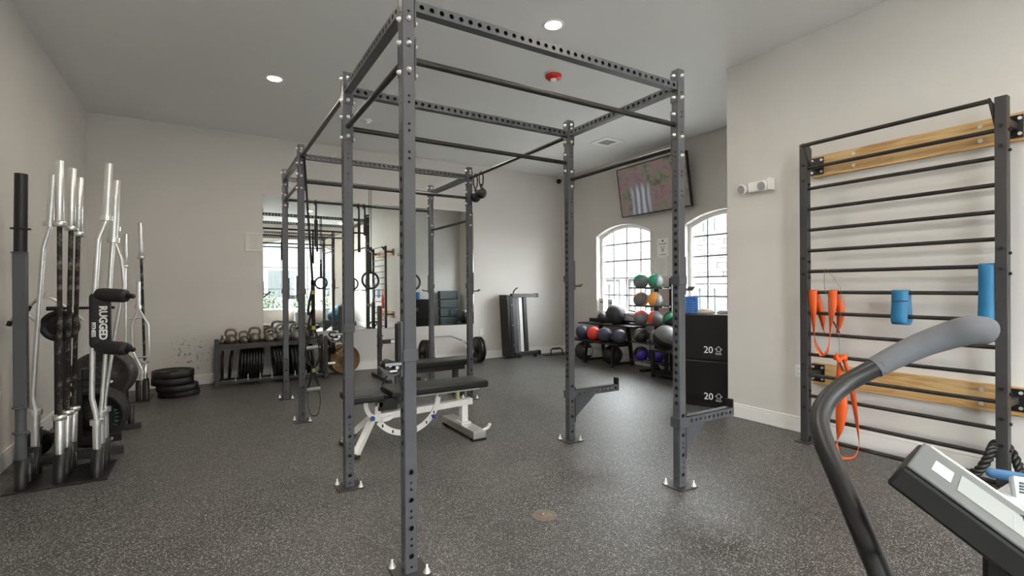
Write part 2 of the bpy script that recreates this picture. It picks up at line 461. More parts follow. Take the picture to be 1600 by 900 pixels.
# ------------------------------------------------------------------ outside
M_conc = mat('grey_concrete', (0.30, 0.295, 0.285), 0.85, var=0.08, vscale=2)
mb = MB((4, 4, -0.2)); mb.mm((-45, -45, -0.3), (50, 50, -0.12)); st('ground_outside', mb, M_conc)
M_stucco = mat('grey_stucco', (0.11, 0.108, 0.104), 0.8, var=0.05, vscale=3)
M_siding = mat('grey_siding', (0.085, 0.087, 0.09), 0.7, var=0.04, vscale=3)
M_stone = mat('ledgestone', (0.075, 0.072, 0.068), 0.85, var=0.45, vscale=2.5, bump=0.4, bscale=30)
M_otrim = mat('outdoor_trim', (0.20, 0.20, 0.195), 0.5, var=0.03)
M_pane = mat('far_window_glass', (0.045, 0.05, 0.052), 0.15, var=0.1)
BX = 14.0
bld = thing('stone_building', 'pale stone and siding building seen through the two arched windows', 'building', (BX, 9, -0.12))
mb = MB(bld.location); mb.mm((BX, 2, -0.12), (BX+4, 24, 5.3)); mb.build('wall', M_stucco, bld)
for k in range(20):                                           # lapped siding boards
    z = 1.9+k*0.17; mb = MB(bld.location)
    mb.box((BX-0.035, 17.35, z), (0.03, 10.6, 0.18), ry=0.10); mb.build('siding_board', M_siding, bld)
mb = MB(bld.location); mb.mm((BX-0.12, 11.9, -0.1), (BX, 12.05, 5.3)); mb.build('corner_trim', M_otrim, bld)
mb = MB(bld.location); mb.mm((BX-0.30, 12.05, 1.62), (BX-0.04, 22, 1.86)); mb.build('porch_beam', M_otrim, bld)
for y in (12.3, 14.1, 16.2):
    mb = MB(bld.location); mb.mm((BX-0.28, y, -0.1), (BX-0.06, y+0.22, 1.62)); mb.build('porch_post', M_otrim, bld, bevel=0.01)
def far_window(root, y0, y1, z0, z1):
    mb = MB(root.location)
    for a, b in (((y0-0.09, z0-0.09), (y1+0.09, z0)), ((y0-0.09, z1), (y1+0.09, z1+0.12)), ((y0-0.09, z0), (y0, z1)), ((y1, z0), (y1+0.09, z1)), (((y0+y1)/2-0.02, z0), ((y0+y1)/2+0.02, z1))):
        mb.mm((BX-0.09, *a), (BX-0.01, *b))
    f = mb.build('window', M_otrim, root)
    mb = MB(root.location); mb.mm((BX-0.03, y0, z0), (BX-0.012, y1, z1)); mb.build('pane', M_pane, f)
for a in ((9.75, 10.85, 0.15, 1.25), (9.9, 10.7, 3.1, 4.3), (7.9, 8.8, 0.3, 1.35), (12.75, 13.8, 0.2, 1.4), (14.7, 15.8, 0.2, 1.4)): far_window(bld, *a)
mb = MB(bld.location); mb.mm((BX-0.13, 9.4, 1.42), (BX-0.02, 11.2, 1.60)); mb.build('lintel', M_otrim, bld)
sm = []
for k in range(6):
    q = MB(); q.box((0, 0, 0), (0.05+0.012*(k % 3), 0.30+0.06*k, 0.14)); sm.append(q.mesh('stone', M_stone))
z = 0.0; n = 0
while z < 4.4 and n < 290:
    y = 8.9+random.uniform(0, 0.25)
    while y < 11.75 and n < 290:
        k = random.randrange(6); L = 0.30+0.06*k
        if not (9.5 < y+L and y < 11.1 and (-0.1 < z < 1.62 or 2.85 < z)):
            inst(sm[k], 'stone', bld, (-0.02, y+L/2-9, z+0.12+0.055)); n += 1
        y += L+0.012
    z += 0.15

M_leaf = mat('hedge_leaf', (0.045, 0.085, 0.022), 0.6, var=0.4, vscale=3)
M_twig = mat('twig', (0.10, 0.07, 0.05), 0.8, var=0.2)
def shrub(x, y, h, label, seed):
    rd = random.Random(seed); root = thing('shrub', label, 'shrub', (x, y, -0.12), 'shrubs outside the big window')
    mb = MB()
    for i in range(7):
        a = rd.uniform(0, 6.28); mb.cyl((0, 0, 0), (0.4*math.cos(a), 0.4*math.sin(a), h*0.8), 0.015, 0.006, 6)
    mb.build('stem', M_twig, root)
    mb = MB()
    for i in range(900):
        a = rd.uniform(0, 6.28); r = 0.47*math.sqrt(rd.random()); zz = 0.12+rd.random()*h*math.sqrt(max(0, 1-(r/0.56)**2))
        c = Vector((r*math.cos(a), r*math.sin(a), zz)); R = Matrix.Rotation(rd.uniform(0, 6.28), 4, 'Z') @ Matrix.Rotation(rd.uniform(-1, 1), 4, 'X')
        q = [(0, -0.045, 0), (0.028, 0, 0.008), (0, 0.06, 0), (-0.028, 0, 0.008)]
        mb.add([c + (R @ Vector(p)) for p in q], [(0, 1, 2, 3)])
    o = mb.build('foliage', M_leaf, root); o['kind'] = 'stuff'
for i, (x, h, lb) in enumerate(((0.9, 1.2, 'round green shrub low at the mirror left edge reflection'), (2.0, 1.25, 'second green shrub seen in the mirror through the far window'),
                        (3.1, 1.15, 'third green shrub in the mirror beside the window centre'), (4.2, 1.3, 'green shrub by the right end of the mirrored window'))):
    shrub(x, -4.3, h, lb, 40+i)
b2 = thing('pale_apartment_block', 'pale apartment block far behind the shrubs in the mirror view', 'building', (3, -16, -0.12))
mb = MB(b2.location); mb.mm((-9, -20, -0.12), (15, -16, 7)); mb.build('wall', M_stucco, b2)
for x in (-6, -3, 0, 3, 6, 9):
    for zz in (0.8, 3.8):
        mb = MB(b2.location); mb.mm((x-0.1, -15.99, zz-0.1), (x+1.5, -15.92, zz+1.7)); f = mb.build('window', M_otrim, b2)
        mb = MB(b2.location); mb.mm((x, -15.91, zz), (x+1.4, -15.90, zz+1.6)); mb.build('pane', M_pane, f)

# ------------------------------------------------------------------ mirror
M_mirror = mat('mirror_silver', (0.83, 0.87, 0.85), 0.0, metal=1.0)
mb = MB((2.4, YB-0.004, 0.655)); mb.mm((0.69, YB-0.006, 0.655), (4.14, YB-0.0005, 2.69))
tag(mb.build('wall_mirror', M_mirror, bevel=0.002), 'large frameless mirror on the wall behind the steel racks', 'mirror')

# ------------------------------------------------------------------ recessed lamps
M_lamp = mat('lamp_diffuser', (1, 0.95, 0.85), 0.5, emit=((1.0, 0.86, 0.66), 14.0))
def downlight(x, y, label):
    root = thing('recessed_ceiling_light', label, 'ceiling light', (x, y, CZ), 'recessed ceiling lights')
    mb = MB(); mb.lathe([(0.066, -0.004), (0.072, -0.010), (0.092, -0.006), (0.096, 0.0)], None, 32, False); mb.build('trim_ring', M_white, root)
    mb = MB(); mb.lathe([(0.0005, -0.020), (0.04, -0.018), (0.060, -0.012), (0.067, -0.004)], None, 28, False); mb.build('diffuser', M_lamp, root)
    ld = bpy.data.lights.new('lamp', 'AREA'); ld.shape = 'DISK'; ld.size = 0.13; ld.energy = LAMP_W; ld.color = (1.0, 0.90, 0.76)
    lo = bpy.data.objects.new('lamp', ld); col.objects.link(lo); lo.parent = root; lo.location = (0, 0, -0.024)
pos = [(0.616, 5.80, 'recessed ceiling light glowing above the mirror-side left rack'), (2.515, 3.41, 'recessed ceiling light above the front rack beam'),
       (2.515, 5.80, 'recessed ceiling light hidden above the far rack, by the smoke detector'), (0.616, 3.41, 'recessed ceiling light over the barbell stand side of the room'),
       (0.616, 1.0, 'recessed ceiling light overhead near the entrance side'), (2.515, 1.0, 'recessed ceiling light overhead near the wall ladder'),
       (0.616, -1.4, 'recessed ceiling light near the shrub window, first'),
       (2.515, -1.4, 'recessed ceiling light near the shrub window, second'), (3.9, -1.4, 'recessed ceiling light near the shrub window corner')]
for a in pos: downlight(*a)
# ================================================================== STEEL RIG
RX = (0.794, 2.655); RY = (2.223, 3.385, 5.297, 6.487); RH = 2.743; PW = 0.060
RIG = thing('power_rack', 'tall slate grey steel pull-up rig bolted to the floor on eight perforated uprights', 'power rack', ((RX[0]+RX[1])/2, (RY[0]+RY[3])/2, 0))
# ---- upright: hollow square tube with punched holes
def upright_mesh():
    mb = MB(); h = PW/2; c = 0.004
    z0, L = 0.008, RH-0.008
    side = [(0.55-0.0508*0+0.0508*k-z0, 0.0125) for k in range(27)]
    side += [(z-z0, 0.006) for b in (0.043, 0.167, 0.289) for z in (b-0.013, b+0.013)]
    topp = [(2.578-0.1295*k+d-z0, 0.006) for k in range(6) for d in (-0.015, 0.015)]
    side += [(v, r) for v, r in topp if v > 1.90]
    front = [(0.083+0.1293*k-z0, 0.0125) for k in range(4)] + [(0.083+0.1293*k+d-z0, 0.006) for k in range(-1, 3) for d in (0.050, 0.080) if k >= 0 or d > 0]
    front = [(v, r) for v, r in front if v > 0.02] + topp
    for n, u in (((0, -1, 0), (1, 0, 0)), ((0, 1, 0), (-1, 0, 0)), ((1, 0, 0), (0, 1, 0)), ((-1, 0, 0), (0, -1, 0))):
        mb.panel(Vector(n)*h + Vector((0, 0, z0)), u, (0, 0, 1), n, PW-2*c, L, front if n[1] else side)
        nn = Vector(n); uu = Vector(u)
        a = nn*h + uu*(h-c); b = nn*(h-c) + uu*h
        mb.add([a+Vector((0, 0, z0)), b+Vector((0, 0, z0)), b+Vector((0, 0, z0+L)), a+Vector((0, 0, z0+L))], [(0, 1, 2, 3)])
    mb.box((0, 0, RH-0.001), (PW-0.002, PW-0.002, 0.004))
    return mb.mesh('upright', M_steel)
UPM = upright_mesh()
q = MB(); q.box((0, 0, 0.004), (0.16, 0.16, 0.008)); BPM = q.mesh('base_plate', M_steel_dark)
q = MB(); q.lathe([(0.0, 0.018), (0.006, 0.017), (0.009, 0.013), (0.010, 0.006), (0.0125, 0.005), (0.0125, 0.0)][::-1], None, 10, False); BOLT = q.mesh('bolt', M_zinc)
q = MB(); q.lathe([(0.018, 0.0), (0.018, 0.004), (0.012, 0.005), (0.012, 0.016), (0.006, 0.017), (0.006, 0.036), (0.0, 0.038)], None, 10, False); ANCH = q.mesh('anchor_bolt', M_zinc)
q = MB(); q.box((0, 0, 0), (PW+0.002, 0.006, 0.19)); FLG = q.mesh('flange', M_steel)
UP = {}
def rl(x, y, z): return Vector((x, y, z)) - RIG.location
for i in range(2):
    for j in range(4):
        u = inst(UPM, 'upright', RIG, rl(RX[i], RY[j], 0)); UP[i, j] = u
        inst(BPM, 'base_plate', u, (0, 0, 0))
        for sx, sy in ((1, -1), (-1, 1)):
            inst(ANCH, 'anchor_bolt', u, (sx*0.062, sy*0.062, 0.008))
DIRS = {'x+': ((1, 0, 0), PI/2), 'x-': ((-1, 0, 0), PI/2), 'y+': ((0, 1, 0), 0), 'y-': ((0, -1, 0), 0)}
def flange(i, j, d, z, half=0.085):
    n, rz = DIRS[d]; n = Vector(n); u = UP[i, j]
    f = inst(FLG, 'flange', u, n*(PW/2+0.003)+Vector((0, 0, z)), (0, 0, rz)); f.scale.z = (half+0.012)/0.095
    R = Vector((0, 0, 1)).rotation_difference(n).to_matrix().to_4x4()
    for s in (-1, 1):
        for face in (1, -1):
            M = Matrix.Translation(n*face*(PW/2+(0.006 if face > 0 else 0.0))+Vector((0, 0, z+s*(half-0.014)))) @ (R if face > 0 else Vector((0, 0, 1)).rotation_difference(-n).to_matrix().to_4x4())
            inst(BOLT, 'bolt', u, None, mtx=M)
# ---- perforated beams
def beam(a, b, z, ax):
    mb = MB(RIG.location); h = 0.025; L = b[ax]-a[ax]-PW-0.012
    o = Vector((*a, z)); d = Vector((1, 0, 0)) if ax == 0 else Vector((0, 1, 0)); s_ = Vector((0, -1, 0)) if ax == 0 else Vector((1, 0, 0))
    o = o + d*(PW/2+0.006)
    n_h = int((L-0.06)/0.0508); st0 = (L-(n_h)*0.0508)/2
    hol = [(st0+0.0508*k, 0.0125) for k in range(n_h+1)]
    up = Vector((0, 0, 1))
    for nn in (s_, -s_): mb.panel(o+nn*h, up.cross(nn)*1.0 if False else up, d, nn, 0.05, L, hol)
    for nn in (up, -up): mb.panel(o+nn*h, s_, d, nn, 0.05, L, [])
    mb.build('crossmember', M_steel, RIG)
BZ = 2.630
for j in range(4):
    beam((RX[0], RY[j]), (RX[1], RY[j]), BZ, 0); flange(0, j, 'x+', BZ); flange(1, j, 'x-', BZ)
for i in range(2):
    for j0, j1 in ((0, 1), (2, 3)):
        beam((RX[i], RY[j0]), (RX[i], RY[j1]), BZ, 1); flange(i, j0, 'y+', BZ); flange(i, j1, 'y-', BZ)
# ---- pull-up bars
def pull(a, b, z, name='pull_up_bar', r=0.0165):
    mb = MB(RIG.location); mb.cyl((*a, z), (*b, z), r, n=20); mb.build(name, M_bar, RIG)
g = PW/2+0.006
for j in range(4):
    pull((RX[0]+g, RY[j]), (RX[1]-g, RY[j]), 2.382); flange(0, j, 'x+', 2.382, 0.082); flange(1, j, 'x-', 2.382, 0.082)
pull((RX[0], RY[0]+g), (RX[0], RY[1]-g), 2.385); flange(0, 0, 'y+', 2.385, 0.075); flange(0, 1, 'y-', 2.385, 0.075)
pull((RX[0], RY[2]+g), (RX[0], RY[3]-g), 2.372); flange(0, 2, 'y+', 2.372, 0.075); flange(0, 3, 'y-', 2.372, 0.075)
pull((RX[1], RY[0]+g), (RX[1], RY[1]-g), 2.239); flange(1, 0, 'y+', 2.239, 0.075); flange(1, 1, 'y-', 2.239, 0.075)
pull((RX[1], RY[2]+g), (RX[1], RY[3]-g), 2.118); flange(1, 2, 'y+', 2.118, 0.075); flange(1, 3, 'y-', 2.118, 0.075)
for i in range(2):
    pull((RX[i], RY[1]+g), (RX[i], RY[2]-g), 2.615, 'bridge_bar'); flange(i, 1, 'y+', 2.615, 0.07); flange(i, 2, 'y-', 2.615, 0.07)

# ---- spotter arms
def spotter(i, j, sx, z, label):
    x, y = RX[i], RY[j]
    root = thing('spotter_arm', label, 'spotter arm', (x, y, z), 'spotter arms on the front rack'); s = sx
    mb = MB()
    for sy in (-1, 1): mb.box((0, sy*(PW/2+0.005), 0), (PW+0.02, 0.008, 0.065))
    mb.box((-s*(PW/2+0.006), 0, 0), (0.008, PW+0.016, 0.065)); mb.box((s*(PW/2+0.006), 0, 0), (0.008, PW+0.016, 0.065)); mb.build('bracket', M_steel, root, bevel=0.002)
    mb = MB(); L = 0.50; o = Vector((s*(PW/2+0.01), 0, 0)); d = Vector((s, 0, 0)); up = Vector((0, 0, 1))
    hol = [(0.05+0.046*k, 0.011) for k in range(10)]
    for nn in (Vector((0, -1, 0)), Vector((0, 1, 0))): mb.panel(o+nn*0.025, up, d, nn, 0.055, L, hol)
    for nn in (up, -up): mb.panel(o+nn*0.0275, (0, 1, 0), d, nn, 0.05, L, [])
    mb.box((s*(PW/2+0.01+L+0.003), 0, 0), (0.006, 0.05, 0.055)); mb.build('arm', M_steel, root)
    mb = MB(); M = basis((s*(PW/2+0.008), 0.004, -0.0285), (s, 0, 0), (0, 0, -1))
    mb.prism([(0, 0), (0.26, 0), (0, 0.20)], M, 0.008); mb.build('gusset', M_steel, root)
    mb = MB(); mb.box((s*(PW/2+0.008), 0, -0.09), (0.008, 0.05, 0.30)); mb.build('back_plate', M_steel_dark, root)
    mb = MB(); mb.box((s*(PW/2+0.004+L), 0, 0.058), (0.02, 0.05, 0.062)); mb.build('end_stop', M_hole, root, bevel=0.003)
    mb = MB(); mb.box((s*(PW/2+L/2), 0, 0.031), (L-0.04, 0.046, 0.006)); mb.build('wear_pad', M_hole, root)
spotter(1, 0, 1, 0.425, 'slate spotter arm with a triangular gusset on the front right upright near the floor')
spotter(1, 1, 1, 0.40, 'slate spotter arm on the rear right upright of the front rack')

# ---- J-hooks
def jcup(i, j, sx, z, label, roller=False):
    x, y = RX[i], RY[j]; s = sx
    root = thing('bar_hook', label, 'rack hook', (x, y, z), 'bar hooks on the rack uprights')
    mb = MB()
    for sy in (-1, 1): mb.box((0, sy*(PW/2+0.004), 0), (PW+0.012, 0.006, 0.055))
    mb.box((-s*(PW/2+0.004), 0, 0), (0.006, PW+0.014, 0.055)); mb.build('collar', M_steel, root, bevel=0.002)
    mb = MB(); x0 = s*(PW/2+0.008)
    mb.box((x0, 0, 0.03), (0.010, 0.05, 0.25)); 
    if roller:
        pts = [(x0, 0, -0.06), (x0+s*0.012, 0, -0.082), (x0+s*0.028, 0, -0.09), (x0+s*0.062, 0, -0.09), (x0+s*0.078, 0, -0.078), (x0+s*0.10, 0, -0.05)]
    else:
        pts = [(x0, 0, -0.05), (x0+s*0.012, 0, -0.066), (x0+s*0.03, 0, -0.07), (x0+s*0.07, 0, -0.07), (x0+s*0.092, 0, -0.05)]
    V = [(p[0], p[1]+sy*0.025, p[2]+dz) for p in pts for sy, dz in ((-1, 0), (1, 0), (1, 0.009), (-1, 0.009))]
    F = [(4*k+a, 4*k+(a+1) % 4, 4*k+4+(a+1) % 4, 4*k+4+a) for k in range(len(pts)-1) for a in range(4)] + [(3, 2, 1, 0), tuple(4*(len(pts)-1)+a for a in range(4))]
    mb.add(V, F); mb.build('hook_plate', M_steel, root)
    if roller:
        mb = MB(); mb.box((x0+s*0.012, 0, 0.05), (0.012, 0.046, 0.19)); mb.build('liner', M_hole, root)
        for k in (-1, 1):
            mb = MB(); mb.cyl((x0+s*(0.042+k*0.016), -0.03, -0.045+k*0.006), (x0+s*(0.042+k*0.016), 0.03, -0.045+k*0.006), 0.0235, n=18); r_ = mb.build('roller', M_hole, root)
            mb = MB(); mb.cyl((x0+s*(0.042+k*0.016), -0.036, -0.045+k*0.006), (x0+s*(0.042+k*0.016), 0.036, -0.045+k*0.006), 0.008, n=10); mb.build('axle', M_chrome, r_)
        for sy in (-1, 1):
            mb = MB(); mb.box((x0+s*0.045, sy*0.036, -0.035), (0.075, 0.005, 0.013)); mb.build('roller_cheek', M_grey, root, bevel=0.003)
        mb = MB(); mb.box((x0+s*0.045, -0.0402, -0.064), (0.034, 0.0008, 0.007)); mb.build('print_mark', M_print, root)
    else:
        mb = MB(); mb.box((x0+s*0.042, 0, -0.058), (0.05, 0.046, 0.006)); mb.build('liner', M_hole, root)
jcup(0, 0, -1, 1.01, 'double roller bar hook on the nearest front left upright', True)
jcup(0, 1, -1, 1.055, 'double roller bar hook on the second left upright, above the bronze plates', True)
jcup(1, 0, 1, 1.36, 'plain bar hook on the front right upright before the window')
jcup(1, 1, 1, 1.39, 'plain bar hook on the rear right upright of the front rack')
jcup(0, 2, -1, 1.29, 'plain bar hook on the far left upright beside the suspension straps')
jcup(0, 3, 1, 1.29, 'plain bar hook on the left upright closest to the mirror')
jcup(1, 2, 1, 1.34, 'plain bar hook on the far right upright at the mirror edge')
jcup(1, 3, -1, 1.34, 'plain bar hook on the right upright closest to the mirror')

# ---- gear hanging from the rig
M_strap = mat('black_webbing', rgb(24, 24, 25), 0.75, var=0.2, vscale=40)
M_yellow = mat('yellow_tag', rgb(150, 152, 84), 0.6, var=0.05)
def hang_strap(mb, p0, p1, w_=0.02, wd=(1, 0, 0)):
    P0, P1 = Vector(p0), Vector(p1); W = Vector(wd)*w_
    mb.ribbon([P0+(P1-P0)*k/6 for k in range(7)], [W]*7, False, 0.003)
# suspension trainer on the bridge bar by the far left upright
tx, ty = 0.875, 5.15
sus = thing('suspension_trainer', 'black suspension straps with yellow tags and grey handles hanging on the left rack', 'suspension straps', (tx, ty, 0.3))
mb = MB(sus.location); hang_strap(mb, (RX[0]+0.01, ty, 2.60), (tx, ty, 1.35), 0.010); mb.ribbon([(RX[0]+0.03*math.cos(a), ty, 2.615+0.03*math.sin(a)) for a in [k*PI/6 for k in range(12)]], [(0, 0.012, 0)]*12, True, 0.003); mb.build('anchor_strap', M_strap, sus)
mb = MB(sus.location); hang_strap(mb, (tx, ty, 1.40), (tx+0.005, ty, 0.93), 0.018)
mb.ribbon(smooth_path([(tx-0.01, ty-0.01, 1.30), (tx-0.045, ty-0.02, 1.12), (tx-0.03, ty-0.02, 1.06), (tx-0.005, ty-0.02, 1.12), (tx-0.04, ty-0.02, 0.99), (tx-0.035, ty-0.02, 0.90), (tx, ty-0.01, 0.86)], 5), [(0.012, 0, 0.004)]*31, False, 0.003); mb.build('main_strap', M_strap, sus)
mb = MB(sus.location)
for s in (-1, 1):
    mb.ribbon(smooth_path([(tx+0.005, ty, 0.95), (tx+s*0.045, ty-s*0.02, 0.80), (tx+s*0.06, ty-s*0.03, 0.66), (tx+s*0.02, ty-s*0.02, 0.56)], 6), [(0.012, 0.004, 0)]*19, False, 0.003)
    mb.ribbon(smooth_path([(tx+s*0.01, ty, 0.56), (tx+s*0.02, ty, 0.46), (tx+s*0.058, ty, 0.34)], 6), [(0.010, 0.004, 0)]*13, False, 0.003)
mb.ribbon(smooth_path([(tx+0.05, ty, 0.33), (tx+0.06, ty-0.02, 0.22), (tx+0.03, ty-0.05, 0.10), (tx-0.03, ty-0.03, 0.10), (tx-0.055, ty, 0.22), (tx-0.05, ty, 0.33)], 6), [(0.002, 0.012, 0)]*31, False, 0.004); mb.build('foot_cradle', M_strap, sus)
for (a, z) in ((0.0, 0.74), (0.0, 0.335)):
    mb = MB(sus.location); mb.cyl((tx-0.062, ty-0.01, z), (tx+0.062, ty-0.01, z+0.005), 0.0185, n=14); mb.build('handle', M_grey, sus)
for z in (1.28, 0.935, 0.52):
    mb = MB(sus.location); mb.box((tx+0.004, ty-0.012, z), (0.034, 0.005, 0.036)); mb.build('tag', M_yellow, sus)
# gymnastic rings on the far crossmember
def ring(x, z, y, label):
    root = thing('gymnastic_ring', label, 'gym ring', (x, y, z), 'gymnastic rings on the far crossmember')
    mb = MB(); R = 0.105
    mb.path([(R*math.cos(a), 0.02*math.sin(a), R*math.sin(a)) for a in [2*PI*k/32 for k in range(32)]], 0.0145, 10, True); mb.build('hoop', M_black, root)
    mb = MB(); zt = 2.605-z
    hang_strap(mb, (0.012, 0, R-0.02), (0.012, 0, zt), 0.010, (0.5, 0.8, 0)); hang_strap(mb, (-0.012, 0, R-0.02), (-0.012, 0, zt), 0.010, (0.5, 0.8, 0))
    mb.box((0, 0, R+0.12), (0.03, 0.02, 0.28)); mb.build('strap', M_strap, root)
    mb = MB(); mb.box((0.004, -0.012, R+0.30), (0.03, 0.012, 0.05)); mb.build('buckle', M_iron, root)
ring(1.80, 1.42, 6.45, 'black gymnastic ring hanging before the mirror between the left uprights')
ring(2.37, 1.40, 6.45, 'black gymnastic ring half hidden by the nearest upright')
# hanging grip balls
def grip_ball(y, drop, label):
    root = thing('hanging_grip_ball', label, 'grip ball', (RX[1], y, 2.615-drop), 'grip balls on the bridge bar')
    mb = MB(); mb.sphere((0, 0, 0), 0.062, 20, 12); mb.cyl((0, 0, 0.055), (0, 0, 0.105), 0.016, 0.010, 12); mb.build('ball', M_rubber, root)
    mb = MB(); mb.cyl((0, 0, 0.10), (0, 0, drop-0.13), 0.003, n=6); mb.build('eye_bolt', M_chrome, root)
    mb = MB(); mb.ribbon([(0.026*math.sin(a)*(1 if k < 12 else 1), 0.012*math.sin(2*a)*0, drop-0.06+0.088*math.cos(a)) for k, a in enumerate([2*PI*k/20 for k in range(20)])], [(0, 0.012, 0)]*20, True, 0.003); mb.build('strap', M_strap, root)
grip_ball(5.13, 0.245, 'grip ball hanging nearer the far right upright, partly behind it')
grip_ball(4.99, 0.225, 'grip ball hanging from the bridge bar, nearer the camera of the two')
# pull-up assist items on the far bar: a strap pair and a short grip rope
def hanging_strap(x, z0, z1, name, label, kind):
    root = thing(name, label, 'hanging strap', (x, 6.487, z1), 'straps on the far pull-up bar')
    mb = MB(root.location); mb.ribbon([(x, 6.487+0.026*math.cos(a), 2.375+0.03*math.sin(a)) for a in [2*PI*k/14 for k in range(14)]], [(0.012, 0, 0)]*14, True, 0.003); hang_strap(mb, (x, 6.46, 2.36), (x, 6.46, z0), 0.011); mb.build('loop', M_strap, root)
    mb = MB(root.location)
    if kind: mb.cyl((x, 6.46, z0+0.01), (x, 6.46, z1), 0.022, n=12); mb.build('grip', M_rubber, root, bevel=0.004)
    else: hang_strap(mb, (x, 6.458, z0), (x, 6.458, z1), 0.018); mb.build('tail', M_strap, root)
hanging_strap(1.14, 2.15, 1.83, 'hanging_grip', 'thick black hanging grip beside the far left uprights', True)
hanging_strap(1.66, 2.2, 1.78, 'webbing_strap', 'black webbing strap hanging left of the first ring', False)
hanging_strap(1.735, 2.2, 2.0, 'webbing_strap', 'shorter black webbing strap just beside the first ring strap', False)
# ================================================================== LEFT SIDE: bar stand and bars
def chalk_bar():
    m = mat('chalky_bar', rgb(48, 45, 42), 0.5, metal=0.5, bump=0.3, bscale=700)
    nt = m.node_tree; L = nt.links.new; b = nt.nodes['Principled BSDF']
    tc = nt.nodes.new('ShaderNodeTexCoord'); n = nt.nodes.new('ShaderNodeTexNoise'); n.inputs['Scale'].default_value = 9; n.inputs['Detail'].default_value = 10; n.inputs['Roughness'].default_value = 0.8
    L(tc.outputs['Object'], n.inputs['Vector'])
    r = nt.nodes.new('ShaderNodeValToRGB'); r.color_ramp.elements[0].position = 0.50; r.color_ramp.elements[1].position = 0.68
    r.color_ramp.elements[0].color = (*rgb(42, 38, 35), 1); r.color_ramp.elements[1].color = (*rgb(170, 166, 158), 1)
    L(n.outputs['Fac'], r.inputs['Fac']); L(r.outputs['Color'], b.inputs['Base Color']); return m
M_chalk = chalk_bar()
M_pad = mat('black_nylon', rgb(26, 26, 30), 0.55, var=0.15, vscale=18, bump=0.25, bscale=400)

TXS = (-1.055, -0.863, -0.667); TYS = (4.485, 4.645, 4.80)
hold = thing('barbell_holder', 'flat black barbell holder with nine upright tubes by the wall outlet', 'barbell holder', (TXS[1], TYS[1], 0))
mb = MB(hold.location); mb.mm((-1.135, 4.405, 0), (-0.60, 4.875, 0.010)); mb.build('base_plate', M_black, hold, bevel=0.003)
for x in TXS:
    for y in TYS:
        mb = MB(hold.location); mb.lathe([(0.036, 0.010), (0.036, 0.205), (0.0315, 0.205), (0.0315, 0.012)], Matrix.Translation((x, y, 0)), 24, False); mb.build('tube', M_black, hold)
def barbell(base, top, label, shaft_m, group='straight barbells in the stand', L=None, zb=0.012, shaft_r=0.0145):
    b, t = Vector(base), Vector(top); d = (t-b).normalized(); L = (t-b).length
    root = thing('barbell', label, 'barbell', b, group); root.rotation_mode = 'QUATERNION'; root.rotation_quaternion = Vector((0, 0, 1)).rotation_difference(d)
    k = L/2.2
    for z0, z1, nm in ((0, 0.425*k, 'sleeve'), (L-0.415*k, L, 'sleeve')):
        mb = MB(); mb.lathe([(0.0235, z0), (0.025, z0+0.003), (0.025, z1-0.003), (0.0235, z1)], None, 24); mb.build(nm, M_chrome, root)
    for z0, z1 in ((0.425*k, 0.462*k), (L-0.452*k, L-0.415*k)):
        mb = MB(); mb.lathe([(0.034, z0), (0.039, z0+0.005), (0.039, z1-0.005), (0.034, z1)], None, 24); mb.build('collar', M_chrome, root)
    mb = MB(); mb.cyl((0, 0, 0.46*k), (0, 0, L-0.45*k), shaft_r, n=16); mb.build('shaft', shaft_m, root)
    return root
barbell((TXS[1], TYS[0], 0.012), (-0.854, TYS[0], 2.196), 'chrome sleeved barbell standing tallest in the holder front row', M_chalk)
barbell((TXS[1]+0.002, TYS[1], 0.012), (-0.818, TYS[1]+0.01, 2.183), 'middle of the three dark straight barbells in the holder', M_chalk)
barbell((TXS[1]+0.008, TYS[2], 0.012), (-0.806, TYS[2]+0.02, 2.15), 'rearmost of the three dark straight barbells in the holder', M_chalk)

# thick grey log-like bar at the wall end
lg = thing('thick_utility_bar', 'thick grey square-bodied bar with black end sleeve standing nearest the outlet', 'barbell', (TXS[0], TYS[0], 0.012))
mb = MB(lg.location); x, y = TXS[0], TYS[0]
mb.cyl((x, y, 0.012), (x, y, 0.55), 0.029, n=24); mb.build('lower_sleeve', M_steel, lg)
for z in (0.38, 0.545, 1.565):
    mb = MB(lg.location); mb.lathe([(0.030, z-0.006), (0.043, z-0.004), (0.043, z+0.004), (0.030, z+0.006)], Matrix.Translation((x, y, 0)), 24); mb.build('flange_ring', M_steel, lg)
mb = MB(lg.location); mb.box((x+0.003, y, 1.055), (0.066, 0.066, 1.01)); mb.build('square_body', M_steel, lg, bevel=0.004)
for k in range(18):
    mb = MB(lg.location); mb.box((x+0.003-0.0335, y, 0.62+0.052*k), (0.002, 0.026, 0.026)); mb.build('slot', M_hole, lg)
mb = MB(lg.location); mb.cyl((x+0.004, y, 1.565), (x+0.010, y, 2.085), 0.034, n=24); mb.build('upper_sleeve', M_black, lg)
mb = MB(lg.location); mb.lathe([(0.034, 1.717), (0.052, 1.719), (0.052, 1.727), (0.034, 1.729)], Matrix.Translation((x+0.006, y, 0)), 24); mb.build('stop_collar', M_black, lg)

